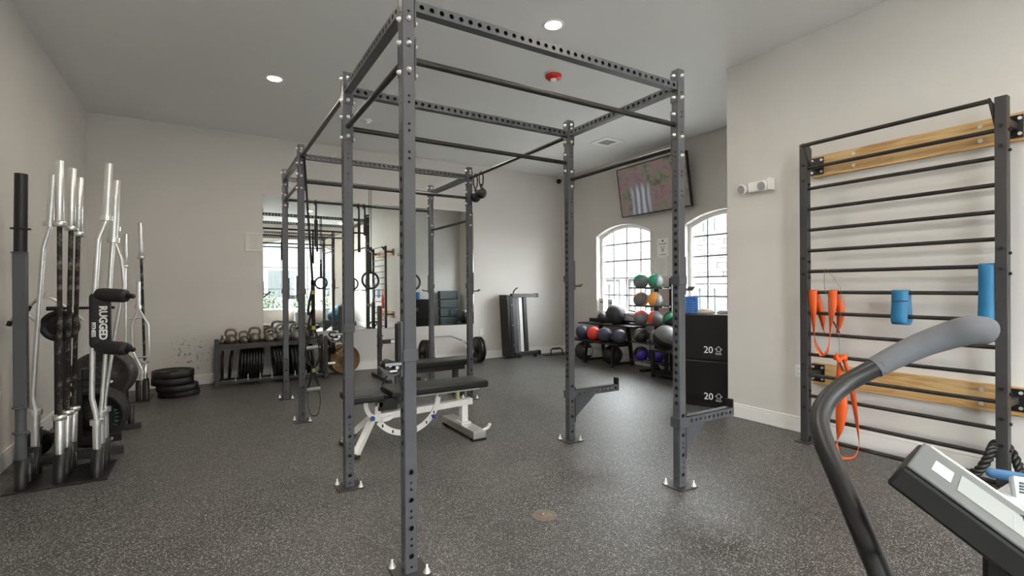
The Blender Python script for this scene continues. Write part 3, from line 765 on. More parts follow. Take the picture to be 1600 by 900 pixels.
def bent_bar(name, label, cat, Y, sl0, sl1, shaft, sl2, sl3, shaft_m=M_chrome, r=0.0150, k=4, mid=None):
    """points are (x, z) in the plane Y; sleeves sl0-sl1 (bottom) and sl2-sl3 (top)"""
    root = thing(name, label, cat, (sl0[0], Y, sl0[1]), 'bent bars in the stand')
    p = lambda q: Vector((q[0], Y, q[1]))
    for a, b in ((sl0, sl1), (sl2, sl3)):
        mb = MB(root.location); mb.cyl(p(a), p(b), 0.0245, n=22); mb.build('sleeve', M_chrome, root)
    d1 = (p(sl1)-p(sl0)).normalized(); d2 = (p(sl2)-p(sl3)).normalized()
    for a, d in ((p(sl1), d1), (p(sl2), d2)):
        mb = MB(root.location); mb.cyl(a, a+d*0.035, 0.038, n=22); mb.build('collar', M_chrome, root)
    mb = MB(root.location); pts = [p(sl1)+d1*0.02] + [p(q) for q in shaft] + [p(sl2)+d2*0.02]
    dense = []
    for a, b in zip(pts, pts[1:]):
        dense += [a+(b-a)*t for t in (0.0, 0.12, 0.88)]
    dense.append(pts[-1])
    mb.path(dense, r, 14); mb.build('shaft', shaft_m, root)
    return root
bent_bar('curl_bar', 'chrome cambered curl bar leaning beside the thick grey bar', 'barbell', TYS[2], (TXS[0], 0.012), (TXS[0]+0.002, 0.43), [(-1.062, 0.50), (-1.068, 0.545), (-1.005, 1.62), (-0.968, 1.77)], (-0.968, 1.81), (-0.948, 2.15))
ssb = bent_bar('safety_squat_bar', 'chrome safety squat bar with black padded yoke and two padded arms', 'barbell', TYS[0], (TXS[2], 0.012), (TXS[2], 0.375), [(-0.668, 0.43), (-0.692, 0.56), (-0.684, 1.1), (-0.652, 1.67), (-0.613, 1.79)], (-0.604, 1.84), (-0.588, 2.21), r=0.0165)
o = ssb.location
def rounded_pad(mb, c, w_, d_, h_):
    n = 20; prof = []
    for i in range(n):
        a = 2*PI*i/n; e = 0.55
        prof.append((w_/2*math.copysign(abs(math.cos(a))**e, math.cos(a)), d_/2*math.copysign(abs(math.sin(a))**e, math.sin(a))))
    V = []; zs = [(-h_/2, 0.82), (-h_/2+0.012, 0.96), (-h_/2+0.03, 1), (h_/2-0.03, 1), (h_/2-0.012, 0.96), (h_/2, 0.82)]
    for z, s in zs: V += [(c[0]+px*s, c[1]+py*s, c[2]+z) for px, py in prof]
    F = [(k*n+i, k*n+(i+1) % n, (k+1)*n+(i+1) % n, (k+1)*n+i) for k in range(len(zs)-1) for i in range(n)]
    mb.add(V, F, True); mb.add(V[:n], [tuple(range(n))[::-1]]); mb.add(V[-n:], [tuple(range(n))])
PYY = TYS[0]-0.045
mb = MB(o); rounded_pad(mb, (-0.637, PYY, 1.105), 0.118, 0.095, 0.37); yk = mb.build('yoke_pad', M_pad, ssb)
mb = MB(o); text_into(mb, 'RUGGED', 0.060, basis((-0.617, PYY-0.0485, 1.09), (0, 0, -1), (1, 0, 0)), 0.001, 0.95, bold=0.0022); mb.build('lettering', M_print, yk)
mb = MB(o); text_into(mb, 'FITNESS', 0.030, basis((-0.668, PYY-0.0475, 1.045), (0, 0, -1), (1, 0, 0)), 0.001, 0.95, bold=0.001); mb.build('lettering', M_print, yk)
for z, dz in ((1.285, -0.012), (0.925, -0.022)):
    a = Vector((-0.655, PYY-0.005, z)); d = Vector((0.19, -0.10, dz)).normalized()
    R = Vector((0, 0, 1)).rotation_difference(d).to_matrix().to_4x4(); R.translation = a
    mb = MB(o); mb.lathe([(0.030, 0.0), (0.042, 0.012), (0.047, 0.04), (0.047, 0.17), (0.042, 0.195), (0.026, 0.203)], R, 24); pd = mb.build('arm_pad', M_pad, ssb)
    mb = MB(o); mb.cyl(a+d*0.20, a+d*0.235, 0.0165, n=14); mb.sphere(a+d*0.238, 0.017, 14, 8); mb.build('grip_end', M_rubber, pd)
bent_bar('multi_bend_bar', 'chrome bar with short top sleeve behind the padded squat bar', 'barbell', TYS[1], (TXS[2], 0.012), (TXS[2], 0.40), [(-0.660, 0.50), (-0.628, 1.0), (-0.604, 1.50), (-0.592, 1.66)], (-0.588, 1.70), (-0.575, 2.02))
bent_bar('bowed_bar', 'slim bowed chrome bar at the rear right of the holder', 'barbell', TYS[2], (TXS[2], 0.012), (TXS[2], 0.40), [(-0.660, 0.52), (-0.60, 1.0), (-0.545, 1.35), (-0.56, 1.55), (-0.605, 1.70), (-0.602, 1.78)], (-0.600, 1.80), (-0.585, 2.15), r=0.013)

# ------------------------------------------------------------------ plates
M_plate_txt = mat('green_print', rgb(40, 140, 96), 0.6, var=0.05)
def plate_profile(R, t, hub=0.06, style='bumper'):
    h = t/2
    if style == 'bumper': return [(0.026, -h*0.9), (hub, -h*0.9), (hub+0.008, -h*0.6), (R-0.045, -h*0.6), (R-0.03, -h), (R-0.006, -h), (R, -h+0.006), (R, h-0.006), (R-0.006, h), (R-0.03, h), (R-0.045, h*0.6), (hub+0.008, h*0.6), (hub, h*0.9), (0.026, h*0.9), (0.026, -h*0.9)]
    return [(0.026, -h), (hub, -h), (hub+0.01, -h*0.45), (R-0.035, -h*0.45), (R-0.024, -h), (R-0.004, -h), (R, -h+0.004), (R, h-0.004), (R-0.004, h), (R-0.024, h), (R-0.035, h*0.45), (hub+0.01, h*0.45), (hub, h), (0.026, h), (0.026, -h)]
PM = {}
def plate_mesh(R, t, style='bumper', m_=M_rubber):
    k = (R, t, style, m_.name)
    if k not in PM: q = MB(); q.lathe(plate_profile(R, t, style=style), None, 40, False); PM[k] = q.mesh('weight_plate', m_)
    return PM[k]
def plate(c, axis, R, t, label, group, style='bumper', m_=M_rubber, name='weight_plate'):
    o = bpy.data.objects.new(name, plate_mesh(R, t, style, m_)); col.objects.link(o)
    o.location = c; o.rotation_mode = 'QUATERNION'; o.rotation_quaternion = Vector((0, 0, 1)).rotation_difference(Vector(axis).normalized())
    return tag(o, label, 'weight plate', group)

# plate tree behind the bar holder
tr = thing('plate_tree', 'black steel plate storage tree with bolted feet behind the bars', 'plate rack', (-0.93, 5.45, 0))
def trp(name, fn, m_=M_black, bevel=0.003):
    mb = MB(tr.location); fn(mb); return mb.build(name, m_, tr, bevel=bevel)
trp('foot', lambda b: b.mm((-1.20, 5.04, 0.0), (-0.585, 5.10, 0.055)), M_steel_dark)
trp('foot', lambda b: b.mm((-1.20, 5.86, 0.0), (-0.545, 5.92, 0.055)), M_steel_dark)
trp('spine', lambda b: b.mm((-1.00, 5.10, 0.0), (-0.94, 5.86, 0.055)))
trp('post', lambda b: b.mm((-1.005, 5.065, 0.055), (-0.935, 5.135, 1.16)))
trp('post', lambda b: b.mm((-0.865, 5.86, 0.055), (-0.805, 5.92, 0.86)))
trp('crossbar', lambda b: b.mm((-0.935, 5.07, 0.10), (-0.60, 5.12, 0.16)))
trp('crossbar', lambda b: b.mm((-0.935, 5.07, 0.56), (-0.62, 5.12, 0.61)))
trp('front_plate', lambda b: b.mm((-0.90, 5.055, 0.10), (-0.84, 5.085, 0.62)))
for p0, p1 in (((-0.957, 5.10, 1.045), (-0.957, 4.97, 1.045)), ((-0.83, 5.89, 0.56), (-0.83, 5.55, 0.565)), ((-0.80, 5.12, 0.29), (-0.80, 5.50, 0.29)), ((-0.835, 5.87, 0.70), (-0.60, 5.62, 0.80))):
    trp('peg', lambda b: b.cyl(p0, p1, 0.0235, n=16), M_iron, 0)
trp('stub_tube', lambda b: b.lathe([(0.028, 0.055), (0.028, 0.215), (0.024, 0.215), (0.024, 0.06)], Matrix.Translation((-0.625, 5.89, 0)), 20, False), M_black, 0)
for xx, zz in ((-0.90, 0.13), (-0.66, 0.13), (-0.90, 0.585), (-0.66, 0.585), (-0.61, 0.03)):
    trp('bolt', lambda b: b.cyl((xx, 5.06, zz), (xx, 5.045, zz), 0.011, n=12), M_zinc, 0)
plate((-0.957, 5.01, 1.045), (0.05, 1, 0), 0.118, 0.04, 'black disc plate on the top peg behind the barbell shafts', 'plates on the plate tree', 'iron', M_iron)
for k in range(4):
    plate((-0.80, 5.16+k*0.075, 0.285), (0.0, 1, 0), 0.225, 0.068, ['front black bumper plate with green print low on the plate tree', 'second black bumper plate low on the tree', 'third black bumper plate low on the tree', 'rear black bumper plate of the low row on the tree'][k], 'plates on the plate tree')
M_speck = mat('grey_speckled_rubber', rgb(58, 55, 54), 0.45, var=0.5, vscale=40)
for k in range(4):
    plate((-0.80+0.006*k, 5.58+k*0.062, 0.555), (0.05, 1, 0), 0.225, 0.055, ['front grey speckled plate on the upper peg of the tree', 'second grey speckled plate on the upper peg', 'third grey speckled plate on the upper peg', 'rear grey speckled plate on the upper peg'][k], 'plates on the plate tree', 'bumper', M_speck)
mb = MB((-0.80, 5.12, 0.2)); 
for ch, a in zip('45LBS', (0.35, 0.18, -0.02, -0.2, -0.38)):
    p = Vector((-0.80+0.165*math.cos(a), 5.122, 0.285+0.165*math.sin(a)))
    text_into(mb, ch, 0.035, basis(p, (math.sin(a), 0, -math.cos(a)), (math.cos(a), 0, math.sin(a))), 0.0008)
pf = [o_ for o_ in bpy.data.objects if o_.get('label', '').startswith('front black bumper plate with green')][0]
lt = mb.build('lettering', M_plate_txt); lt.parent = pf; bpy.context.view_layer.update(); lt.matrix_parent_inverse = pf.matrix_basis.inverted()
# cable attachments hooked over the tree
def cable_handle(c, label, w_=0.10, tilt=0.3, m_=M_chrome):
    root = thing('cable_handle', label, 'cable handle', c, 'cable handles on the plate tree')
    mb = MB(); mb.path(smooth_path([(-w_, 0, 0), (-w_*0.4, -0.02, 0.05+tilt*0.05), (0, -0.02, 0.065), (w_*0.4, -0.02, 0.045), (w_, 0, -0.01)], 6), 0.010, 10); mb.build('bail', m_, root)
    mb = MB(); mb.cyl((-w_, 0, 0), (-w_*1.15, 0, -0.035), 0.016, n=12); mb.build('grip', M_rubber, root)
    mb = MB(); mb.path([(0.014*math.cos(a), -0.02, 0.082+0.014*math.sin(a)) for a in [2*PI*k/14 for k in range(14)]], 0.004, 6, True); mb.build('eyelet', M_chrome, root)
cable_handle((-1.03, 5.03, 1.20), 'chrome cable handle hooked on top of the plate tree post')
cable_handle((-1.17, 5.05, 1.09), 'chrome cable handle leaning toward the left wall', 0.07)
cable_handle((-0.90, 5.05, 1.09), 'chrome V handle beside the top disc plate', 0.07)
kb = thing('pull_down_bar', 'straight black pull-down bar resting across the plate tree', 'cable bar', (-0.86, 5.09, 1.175))
mb = MB(); mb.cyl((-0.16, 0, 0), (0.22, 0, 0), 0.011, n=12); mb.build('rod', M_black, kb)
mb = MB(); mb.cyl((-0.19, 0, 0), (-0.10, 0, 0), 0.016, n=12); mb.build('grip', M_rubber, kb)
mt = thing('black_foam_block', 'small black foam block lying on the tree crossbar', 'foam block', (-0.80, 5.095, 0.61))
mb = MB(); mb.box((0, 0, 0.045), (0.11, 0.08, 0.09), rz=0.3, ry=0.0); mb.build('block', M_rubber, mt, bevel=0.01)
# slam bag against the wall, low behind the thick bar
sb = thing('sand_bag', 'dark sandbag with pale lettering slumped by the baseboard behind the bars', 'sandbag', (-1.16, 5.35, 0))
mb = MB(); mb.sphere((0, 0, 0.10), 0.10, 20, 12, None, None, (0.9, 1.6, 1.0)); mb.build('body', M_pad, sb)
mb = MB(); mb.path([(0.0+0.02*math.cos(a), 0.07*math.sin(a), 0.195+0.02*math.cos(a)) for a in [PI*k/8-PI/2 for k in range(9)]], 0.008, 8); mb.build('handle', M_strap, sb)

# ------------------------------------------------------------------ far corner: second holder
h2 = thing('barbell_holder', 'low black bar holder in the far corner by the stacked plates', 'barbell holder', (-0.68, 7.42, 0))
mb = MB(h2.location); mb.mm((-0.93, 7.20, 0), (-0.585, 7.66, 0.01)); mb.build('base_plate', M_black, h2, bevel=0.003)
for x, y in ((-0.645, 7.45), (-0.70, 7.32), (-0.845, 7.45), (-0.628, 7.27)):
    mb = MB(h2.location); mb.lathe([(0.034, 0.010), (0.034, 0.24), (0.030, 0.24), (0.030, 0.012)], Matrix.Translation((x, y, 0)), 20, False); mb.build('tube', M_black, h2)
barbell((-0.645, 7.45, 0.012), (-0.690, 7.45, 2.12), 'dark barbell with chrome sleeve leaning in the far corner holder', M_chalk, 'bars in the corner holder')
barbell((-0.845, 7.45, 0.012), (-0.828, 7.45, 1.98), 'all-chrome barbell standing furthest into the corner', M_chrome, 'bars in the corner holder', shaft_r=0.0125)
hx = thing('hex_curl_bar', 'short chrome bar with an open hexagon grip frame in the corner holder', 'barbell', (-0.70, 7.32, 0.012), 'bars in the corner holder')
Y = 7.32; P_ = lambda x, z: (x, Y, z)
mb = MB(hx.location); mb.cyl(P_(-0.70, 1.13), P_(-0.698, 1.41), 0.0245, n=18); mb.build('sleeve', M_chrome, hx)
mb = MB(hx.location); mb.cyl(P_(-0.68, 0.012), P_(-0.668, 0.36), 0.0245, n=18); mb.build('sleeve', M_chrome, hx)
mb = MB(hx.location); mb.cyl(P_(-0.70, 1.09), P_(-0.70, 1.13), 0.034, n=18); mb.build('collar', M_chrome, hx)
for s in (((-0.70, 1.10), (-0.765, 0.89), (-0.76, 0.60), (-0.67, 0.36)), ((-0.70, 1.10), (-0.607, 0.90), (-0.597, 0.53), (-0.668, 0.36))):
    mb = MB(hx.location); mb.path([P_(*q_) for q_ in s], 0.013, 12); mb.build('side_rail', M_chrome, hx)
mb = MB(hx.location); mb.cyl(P_(-0.80, 0.975), P_(-0.63, 0.985), 0.011, n=12); mb.build('grip_bar', M_chrome, hx)
mb = MB(hx.location); mb.cyl(P_(-0.75, 0.51), P_(-0.60, 0.515), 0.011, n=12); mb.build('grip_bar', M_chrome, hx)

for k, (dx, dy, t, lb) in enumerate(((0.035, 0.02, 0.075, 'lowest black bumper plate of the corner stack'), (0.02, -0.03, 0.075, 'second lowest black bumper plate of the corner stack'),
        (-0.03, 0.01, 0.085, 'second from the top black bumper plate of the corner stack'), (-0.025, 0.0, 0.085, 'top black bumper plate of the corner stack by the scuffed wall'))):
    z = (0.0375, 0.1125, 0.1925, 0.2775)[k]
    plate((-0.345+dx, 7.45+dy, z), (0, 0, 1), 0.222, t, lb, 'bumper plates stacked in the corner')
ORD = ('first', 'second', 'third', 'fourth', 'fifth', 'sixth', 'seventh', 'eighth')
# ================================================================== MIRROR WALL
kr = thing('kettlebell_rack', 'dark steel rack holding kettlebells above a row of plates under the mirror', 'storage rack', (0.79, 7.80, 0))
KX0, KX1, KY0, KY1 = 0.075, 1.50, 7.62, 8.02
def kp(name, a, b, m_=M_steel_dark, bev=0.003): mb = MB(kr.location); mb.mm(a, b); return mb.build(name, m_, kr, bevel=bev)
for x in (KX0, KX1-0.05):
    for y in (KY0, KY1-0.05): kp('upright', (x, y, 0.03), (x+0.05, y+0.05, 0.62))
    kp('foot', (x-0.01, KY0-0.02, 0), (x+0.06, KY1, 0.05))
kp('shelf_front_rail', (KX0+0.05, KY0, 0.52), (KX1-0.05, KY0+0.03, 0.58)); kp('shelf_back_rail', (KX0+0.05, KY1-0.05, 0.52), (KX1-0.05, KY1-0.02, 0.60))
kp('shelf_tray', (KX0+0.05, KY0+0.03, 0.545), (KX1-0.05, KY1-0.05, 0.555))
kp('lower_front_rail', (KX0+0.05, KY0+0.01, 0.05), (KX1-0.05, KY0+0.045, 0.08)); kp('lower_back_rail', (KX0+0.05, KY1-0.10, 0.05), (KX1-0.05, KY1-0.065, 0.08))
for k in range(8):
    x = KX0+0.24+k*0.148
    mb = MB(kr.location); mb.cyl((x, KY0+0.028, 0.08), (x, KY0+0.028, 0.21), 0.008, n=10); mb.cyl((x, KY0+0.028, 0.08), (x, KY0+0.028, 0.088), 0.022, n=10); mb.build('divider', M_chrome, kr)
mb = MB(kr.location); mb.cyl((KX1, 7.72, 0.20), (KX1+0.12, 7.72, 0.20), 0.024, n=16); mb.build('side_peg', M_chrome, kr)
mb = MB(kr.location); mb.cyl((KX1, 7.72, 0.45), (KX1+0.13, 7.72, 0.45), 0.024, n=16); mb.build('side_peg', M_chrome, kr)
def rackplate(x, R, t, lean, lb, y=7.80):
    o = plate((x, y, 0.082+R*math.cos(lean)), (1, 0.0, -math.tan(lean)), R, t, lb, 'plates standing in the kettlebell rack', 'iron', M_iron)
rackplate(0.165, 0.20, 0.026, 0.02, 'first black plate at the left end under the kettlebells')
rackplate(0.262, 0.20, 0.026, 0.10, 'second black plate, leaning alone under the kettlebells')
xs = [0.385, 0.425, 0.462, 0.497, 0.532, 0.567, 0.602, 0.637]
for k, x in enumerate(xs): rackplate(x, 0.205, 0.030, 0.06, ORD[k]+' plate from the left in the packed left cluster under the kettlebells')
for k in range(5): rackplate(0.80+0.038*k, 0.222, 0.034, -0.10, ORD[k]+' larger black plate from the left in the middle cluster under the kettlebells')
for k in range(7): rackplate(1.02+0.045*k, 0.222, 0.036, -0.04, ORD[k]+' larger black plate from the left in the cluster at the strap end')
for k in range(2): plate((KX1+0.045+0.045*k, 7.72, 0.45), (1, 0, 0), 0.115, 0.035, ['inner small black plate on the rack side peg', 'outer small black plate on the rack side peg'][k], 'small plates on the rack side peg', 'iron', M_iron)
M_kb = mat('gunmetal_kettlebell', rgb(120, 112, 102), 0.32, metal=0.75, var=0.25, vscale=14, bump=0.1, bscale=200)
M_kbg = mat('grey_kettlebell', rgb(150, 150, 148), 0.35, metal=0.7, var=0.15, vscale=14)
def kettlebell(x, y, s, label, m_=M_kb, rz=0.0):
    root = thing('kettlebell', label, 'kettlebell', (x, y, 0.5555), 'kettlebells on the rack', rz); r = 0.078*s
    mb = MB(); mb.lathe([(0.001, 0), (r*0.55, 0.0), (r*0.68, 0.006), (r*0.95, r*0.55), (r, r*0.90), (r*0.92, r*1.35), (r*0.65, r*1.72), (r*0.25, r*1.9), (0.001, r*1.92)], None, 28, False); mb.build('body', m_, root)
    mb = MB(); mb.path(smooth_path([(-r*0.62, 0, r*1.45), (-r*0.86, 0, r*2.0), (-r*0.72, 0, r*2.62), (-r*0.35, 0, r*2.83), (r*0.35, 0, r*2.83), (r*0.72, 0, r*2.62), (r*0.86, 0, r*2.0), (r*0.62, 0, r*1.45)], 5), r*0.215, 12); mb.build('handle', m_, root)
kettlebell(0.165, 7.86, 0.55, 'smallest kettlebell at the left end of the rack, handle edge-on', M_kb, 1.45)
kettlebell(0.268, 7.80, 0.93, 'gunmetal kettlebell second from the left end of the rack')
kettlebell(0.420, 7.78, 0.78, 'smaller bronze toned kettlebell, third on the rack', M_kb, 0.25)
kettlebell(0.558, 7.80, 0.98, 'bronze toned kettlebell with wide handle, fourth on the rack', M_kb, -0.1)
kettlebell(0.735, 7.72, 0.85, 'gunmetal kettlebell at the mirror corner, front of two', M_kb, 0.5)
kettlebell(0.750, 7.90, 0.90, 'gunmetal kettlebell at the mirror corner, rear of two', M_kb, -0.4)
kettlebell(0.915, 7.78, 1.15, 'large pale grey kettlebell just left of the far uprights', M_kbg, 0.1)
kettlebell(1.10, 7.80, 1.1, 'large pale grey kettlebell between the two far uprights', M_kbg, -0.2)
kettlebell(1.28, 7.80, 0.95, 'dark kettlebell near the suspension strap end of the rack', M_kb, 0.3)

# bronze plates leaning on the wall
M_bronze = mat('bronze_iron', rgb(104, 80, 54), 0.42, metal=0.55, var=0.25, vscale=12, bump=0.15, bscale=120)
M_bronze_l = mat('raised_bronze_lettering', rgb(190, 166, 128), 0.45, metal=0.3, var=0.1)
def bronze(x, yc, label, lettered):
    tilt = 0.12; R = 0.225; ax = Vector((0, -math.cos(tilt), math.sin(tilt))); c = Vector((x, yc, R*math.cos(tilt)+0.004))
    root = thing('bronze_plate', label, 'weight plate', (x, yc, 0.0), 'bronze plates leaning on the wall'); lc = c-root.location
    M = Vector((0, 0, 1)).rotation_difference(ax).to_matrix().to_4x4(); M.translation = lc
    mb = MB(); mb.lathe(plate_profile(R, 0.045, 0.055, 'iron'), M, 48, False); mb.build('disc', M_bronze, root)
    if not lettered: return
    F = basis(lc+ax*0.012, (1, 0, 0), (0, ax.z, -ax.y)); mb = MB()
    for a in (0.5, 2.6, 4.7): mb.box((0.12*math.cos(a), 0.12*math.sin(a), 0.003), (0.13, 0.012, 0.012), F, rz=a)
    mb.build('spokes', M_bronze, root)
    def arc(txt, r, a0, da, size):
        for i, ch in enumerate(txt):
            a = a0+da*i; p = F @ Matrix.Translation((r*math.cos(a), r*math.sin(a), 0.006)) @ Matrix.Rotation(a-PI/2 if da < 0 else a+PI/2, 4, 'Z')
            text_into(mb, ch, size, p, 0.003)
    mb = MB(); arc('BARBELL', 0.148, 2.42, -0.28, 0.052); mb.build('lettering', M_bronze_l, root)
    mb = MB(); arc('45', 0.135, 3.32, 0.26, 0.042); text_into(mb, 'LBS', 0.040, F @ Matrix.Translation((-0.118, -0.085, 0.006)) @ Matrix.Rotation(0.25, 4, 'Z'), 0.003); arc('OLY', 0.145, 4.55, 0.26, 0.048); mb.build('lettering', M_bronze_l, root)
bronze(1.80, 7.88, 'bronze iron plate reading BARBELL leaning in front below the mirror', True)
bronze(1.76, 7.955, 'bronze iron plate mostly hidden behind the lettered one', False)

# loaded hex bar on the floor at the wall
hb = thing('hex_trap_bar', 'hex bar tipped against the wall between two black plates', 'trap bar', (3.6, 7.84, 0))
mb = MB(hb.location); zc = 0.228; yc = 7.80
for s, x in ((-1, 3.02), (1, 4.10)):
    mb.cyl((x, yc, zc), (x+s*0.14, yc, zc), 0.024, n=16)
mb = MB(hb.location); mb.cyl((3.16, yc, zc), (2.97, yc, zc), 0.024, n=16); mb.build('sleeve', M_iron, hb)
mb = MB(hb.location); mb.cyl((3.98, yc, zc), (4.22, yc, zc), 0.024, n=16); mb.build('sleeve', M_iron, hb)
mb = MB(hb.location); A_ = [(3.16, yc, zc), (3.32, 8.02, 0.47), (3.64, 8.02, 0.47), (3.86, 7.95, 0.38), (3.98, yc, zc), (3.86, 7.66, 0.06), (3.30, 7.66, 0.06)]
mb.path(A_, 0.016, 12, True); mb.build('hex_frame', M_grey, hb)
mb = MB(hb.location); mb.cyl((3.30, 7.93, 0.36), (3.24, 7.72, 0.14), 0.014, n=10); mb.build('grip', M_chrome, hb)
mb = MB(hb.location); mb.cyl((3.84, 7.95, 0.38), (3.90, 7.72, 0.14), 0.014, n=10); mb.build('grip', M_chrome, hb)
for x, lb in ((3.06, 'black plate on the left end of the hex bar, inner'), (3.105, 'black plate on the left end of the hex bar, outer face hidden'), (4.045, 'black plate on the right end of the hex bar, inner'), (4.10, 'black plate on the right end of the hex bar, outermost')):
    plate((x, yc, zc), (1, 0, 0), 0.225, 0.04, lb, 'plates on the hex bar', 'iron', M_iron)

# folded flat bench standing on end
fb = thing('upended_bench', 'dark flat bench standing on end against the wall right of the mirror', 'bench', (4.95, 7.92, 0))
fb.rotation_euler = (0, 0, 0.0)
def fp(name, a, b, m_, bev=0.004, sh=0.055):
    mb = MB(fb.location); mb.mm(a, b)
    for v in mb.v: v.x -= (v.z-0.0)*sh/1.0
    return mb.build(name, m_, fb, bevel=bev)
fp('pad', (4.72, 7.80, 0.03), (4.79, 8.07, 1.18), M_vinyl, 0.015)
fp('pad_board', (4.795, 7.81, 0.05), (4.85, 8.06, 1.16), M_hole)
fp('spine', (4.88, 7.86, 0.05), (4.985, 7.97, 1.17), M_steel)
fp('reflective_rail', (5.035, 7.885, 0.07), (5.105, 7.925, 1.13), M_white_pc)
fp('side_rail', (5.13, 7.87, 0.06), (5.20, 7.94, 1.15), M_steel_dark)
fp('end_bracket', (4.87, 7.83, 1.13), (5.42, 7.92, 1.20), M_steel_dark); fp('end_cap', (5.40, 7.825, 1.125), (5.45, 7.925, 1.205), M_hole)
fp('foot_bar', (4.88, 7.82, 0.035), (5.40, 7.91, 0.11), M_steel_dark); fp('end_cap', (5.38, 7.815, 0.03), (5.44, 7.915, 0.115), M_hole)
mb = MB(fb.location); mb.path(smooth_path([(4.83, 7.85, 1.18), (4.845, 7.83, 1.26), (4.91, 7.82, 1.31)], 5), 0.012, 10); mb.build('handle', M_rubber, fb)
for x in (4.96, 5.30):
    mb = MB(fb.location); mb.cyl((x, 7.80, 0.035), (x, 7.84, 0.035), 0.035, n=18); mb.build('wheel', M_rubber, fb)
for z in (0.25, 0.62, 0.99):
    mb = MB(fb.location); mb.cyl((4.83-z*0.055, 7.805, z), (4.83-z*0.055, 7.798, z), 0.008, n=10); mb.build('bolt', M_zinc, fb)

# small floor roller by the corner
ab = thing('push_up_stand', 'small black push-up stand on the floor beside the corner baseboard', 'push-up stand', (5.80, 7.80, 0))
mb = MB(); mb.cyl((-0.10, 0, 0.125), (0.08, 0.02, 0.12), 0.018, n=14); mb.build('grip', M_rubber, ab)
for s in (-1, 1):
    mb = MB(); mb.path(smooth_path([(-0.01+s*0.09, 0.01, 0.122), (-0.01+s*0.13, 0.0, 0.10), (-0.01+s*0.14, -0.01, 0.03), (-0.01+s*0.13, -0.02, 0.012)], 4), 0.012, 10); mb.build('leg', M_black, ab)
mb = MB(); mb.mm((-0.30, -0.05, 0), (0.28, 0.05, 0.014)); mb.build('base', M_black, ab, bevel=0.004)

# framed notice left of the mirror
def framed(name, label, P, w_, h_, lines, seed):
    """P(u, d, v): u right, d out of the wall, v up; centre at 0,0"""
    root = thing(name, label, 'wall sign', P(0, 0, -h_/2)); off = root.location
    mb = MB(off); f = 0.012
    for a, b in (((-w_/2, -h_/2), (w_/2, -h_/2+f)), ((-w_/2, h_/2-f), (w_/2, h_/2)), ((-w_/2, -h_/2+f), (-w_/2+f, h_/2-f)), ((w_/2-f, -h_/2+f), (w_/2, h_/2-f))):
        q = MB(off); q.mm(P(a[0], 0.001, a[1]), P(b[0], 0.016, b[1])); q.build('frame_strip', M_white, root, bevel=0.002)
    mb = MB(off); mb.mm(P(-w_/2+f, 0.001, -h_/2+f), P(w_/2-f, 0.006, h_/2-f)); mb.build('sheet', mat('paper', (0.66, 0.64, 0.61), 0.7, var=0.02), root)
    rd = random.Random(seed); mb = MB(off)
    for i in range(lines):
        v = h_/2-0.04-(h_-0.08)*i/max(1, lines-1); L = (w_-0.07)*rd.uniform(0.45, 0.95)
        mb.mm(P(-L/2, 0.006, v-0.002), P(L/2, 0.0066, v+0.002))
    o = mb.build('printed_lines', mat('faint_print', (0.42, 0.40, 0.38), 0.7), root); o['kind'] = 'stuff'
PBK = lambda cx, cz: (lambda u, d, v: Vector((cx+u, YB-d, cz+v)))
framed('framed_notice', 'small white framed notice on the wall left of the mirror', PBK(0.575, 1.99), 0.215, 0.255, 9, 3)
# wall outlets
def outlet(name, label, P):
    root = thing(name, label, 'outlet', P(0, 0, -0.06))
    mb = MB(root.location); mb.mm(P(-0.036, 0.001, -0.058), P(0.036, 0.007, 0.058)); mb.build('cover_plate', M_white, root, bevel=0.003)
    for v in (-0.022, 0.022):
        mb = MB(root.location); mb.mm(P(-0.016, 0.007, v-0.014), P(0.016, 0.009, v+0.014)); s = mb.build('socket', M_trim, root)
        for du in (-0.006, 0.006):
            mb = MB(root.location); mb.mm(P(du-0.001, 0.009, v-0.004), P(du+0.001, 0.0094, v+0.006)); mb.build('slot', M_hole, s)
outlet('wall_outlet', 'white wall outlet low on the left wall', lambda u, d, v: Vector((XLW+d, 4.98+u, 0.53+v)))
outlet('wall_outlet', 'white wall outlet beside the wall ladder foot', lambda u, d, v: Vector((XRW-d, 2.47+u, 0.55+v)))
outlet('wall_outlet', 'white wall outlet under the right corner of the mirror', lambda u, d, v: Vector((4.30+u, YB-d, 0.50+v)))
# corner camera
sc = thing('security_camera', 'small black dome camera high in the far corner', 'security camera', (6.02, 8.0, 3.44))
mb = MB(); mb.sphere((0, 0, 0), 0.05, 20, 12); mb.build('dome', M_hole, sc)
mb = MB(); mb.cyl((0.02, 0.02, 0.06), (0.05, 0.0995, 0.10), 0.035, n=16); mb.cyl((0, 0, 0.03), (0.02, 0.03, 0.08), 0.03, n=16); mb.build('mount', M_white, sc)
# ================================================================== BENCHES
def pad(mb, a, b, r=0.018):
    mb.mm(a, b)
BY = 4.12
bn = thing('adjustable_bench', 'white framed adjustable bench with black pads and blue knobs inside the rig', 'bench', (1.55, BY, 0))
def bp(name, fn, m_=M_white_pc, bev=0.003):
    mb = MB(bn.location); fn(mb); return mb.build(name, m_, bn, bevel=bev)
bp('back_pad', lambda b: b.mm((1.275, BY-0.16, 0.415), (2.175, BY+0.16, 0.478)), M_vinyl, 0.016)
bp('seat_pad', lambda b: b.mm((0.93, BY-0.16, 0.405), (1.225, BY+0.16, 0.465)), M_vinyl, 0.016)
bp('pad_rail', lambda b: b.mm((1.40, BY-0.03, 0.375), (2.15, BY+0.03, 0.413)))
bp('seat_rail', lambda b: b.mm((1.00, BY-0.03, 0.375), (1.20, BY+0.03, 0.404)), M_black)
bp('hinge_bracket', lambda b: b.mm((1.20, BY-0.045, 0.30), (1.36, BY+0.045, 0.40)), M_black)
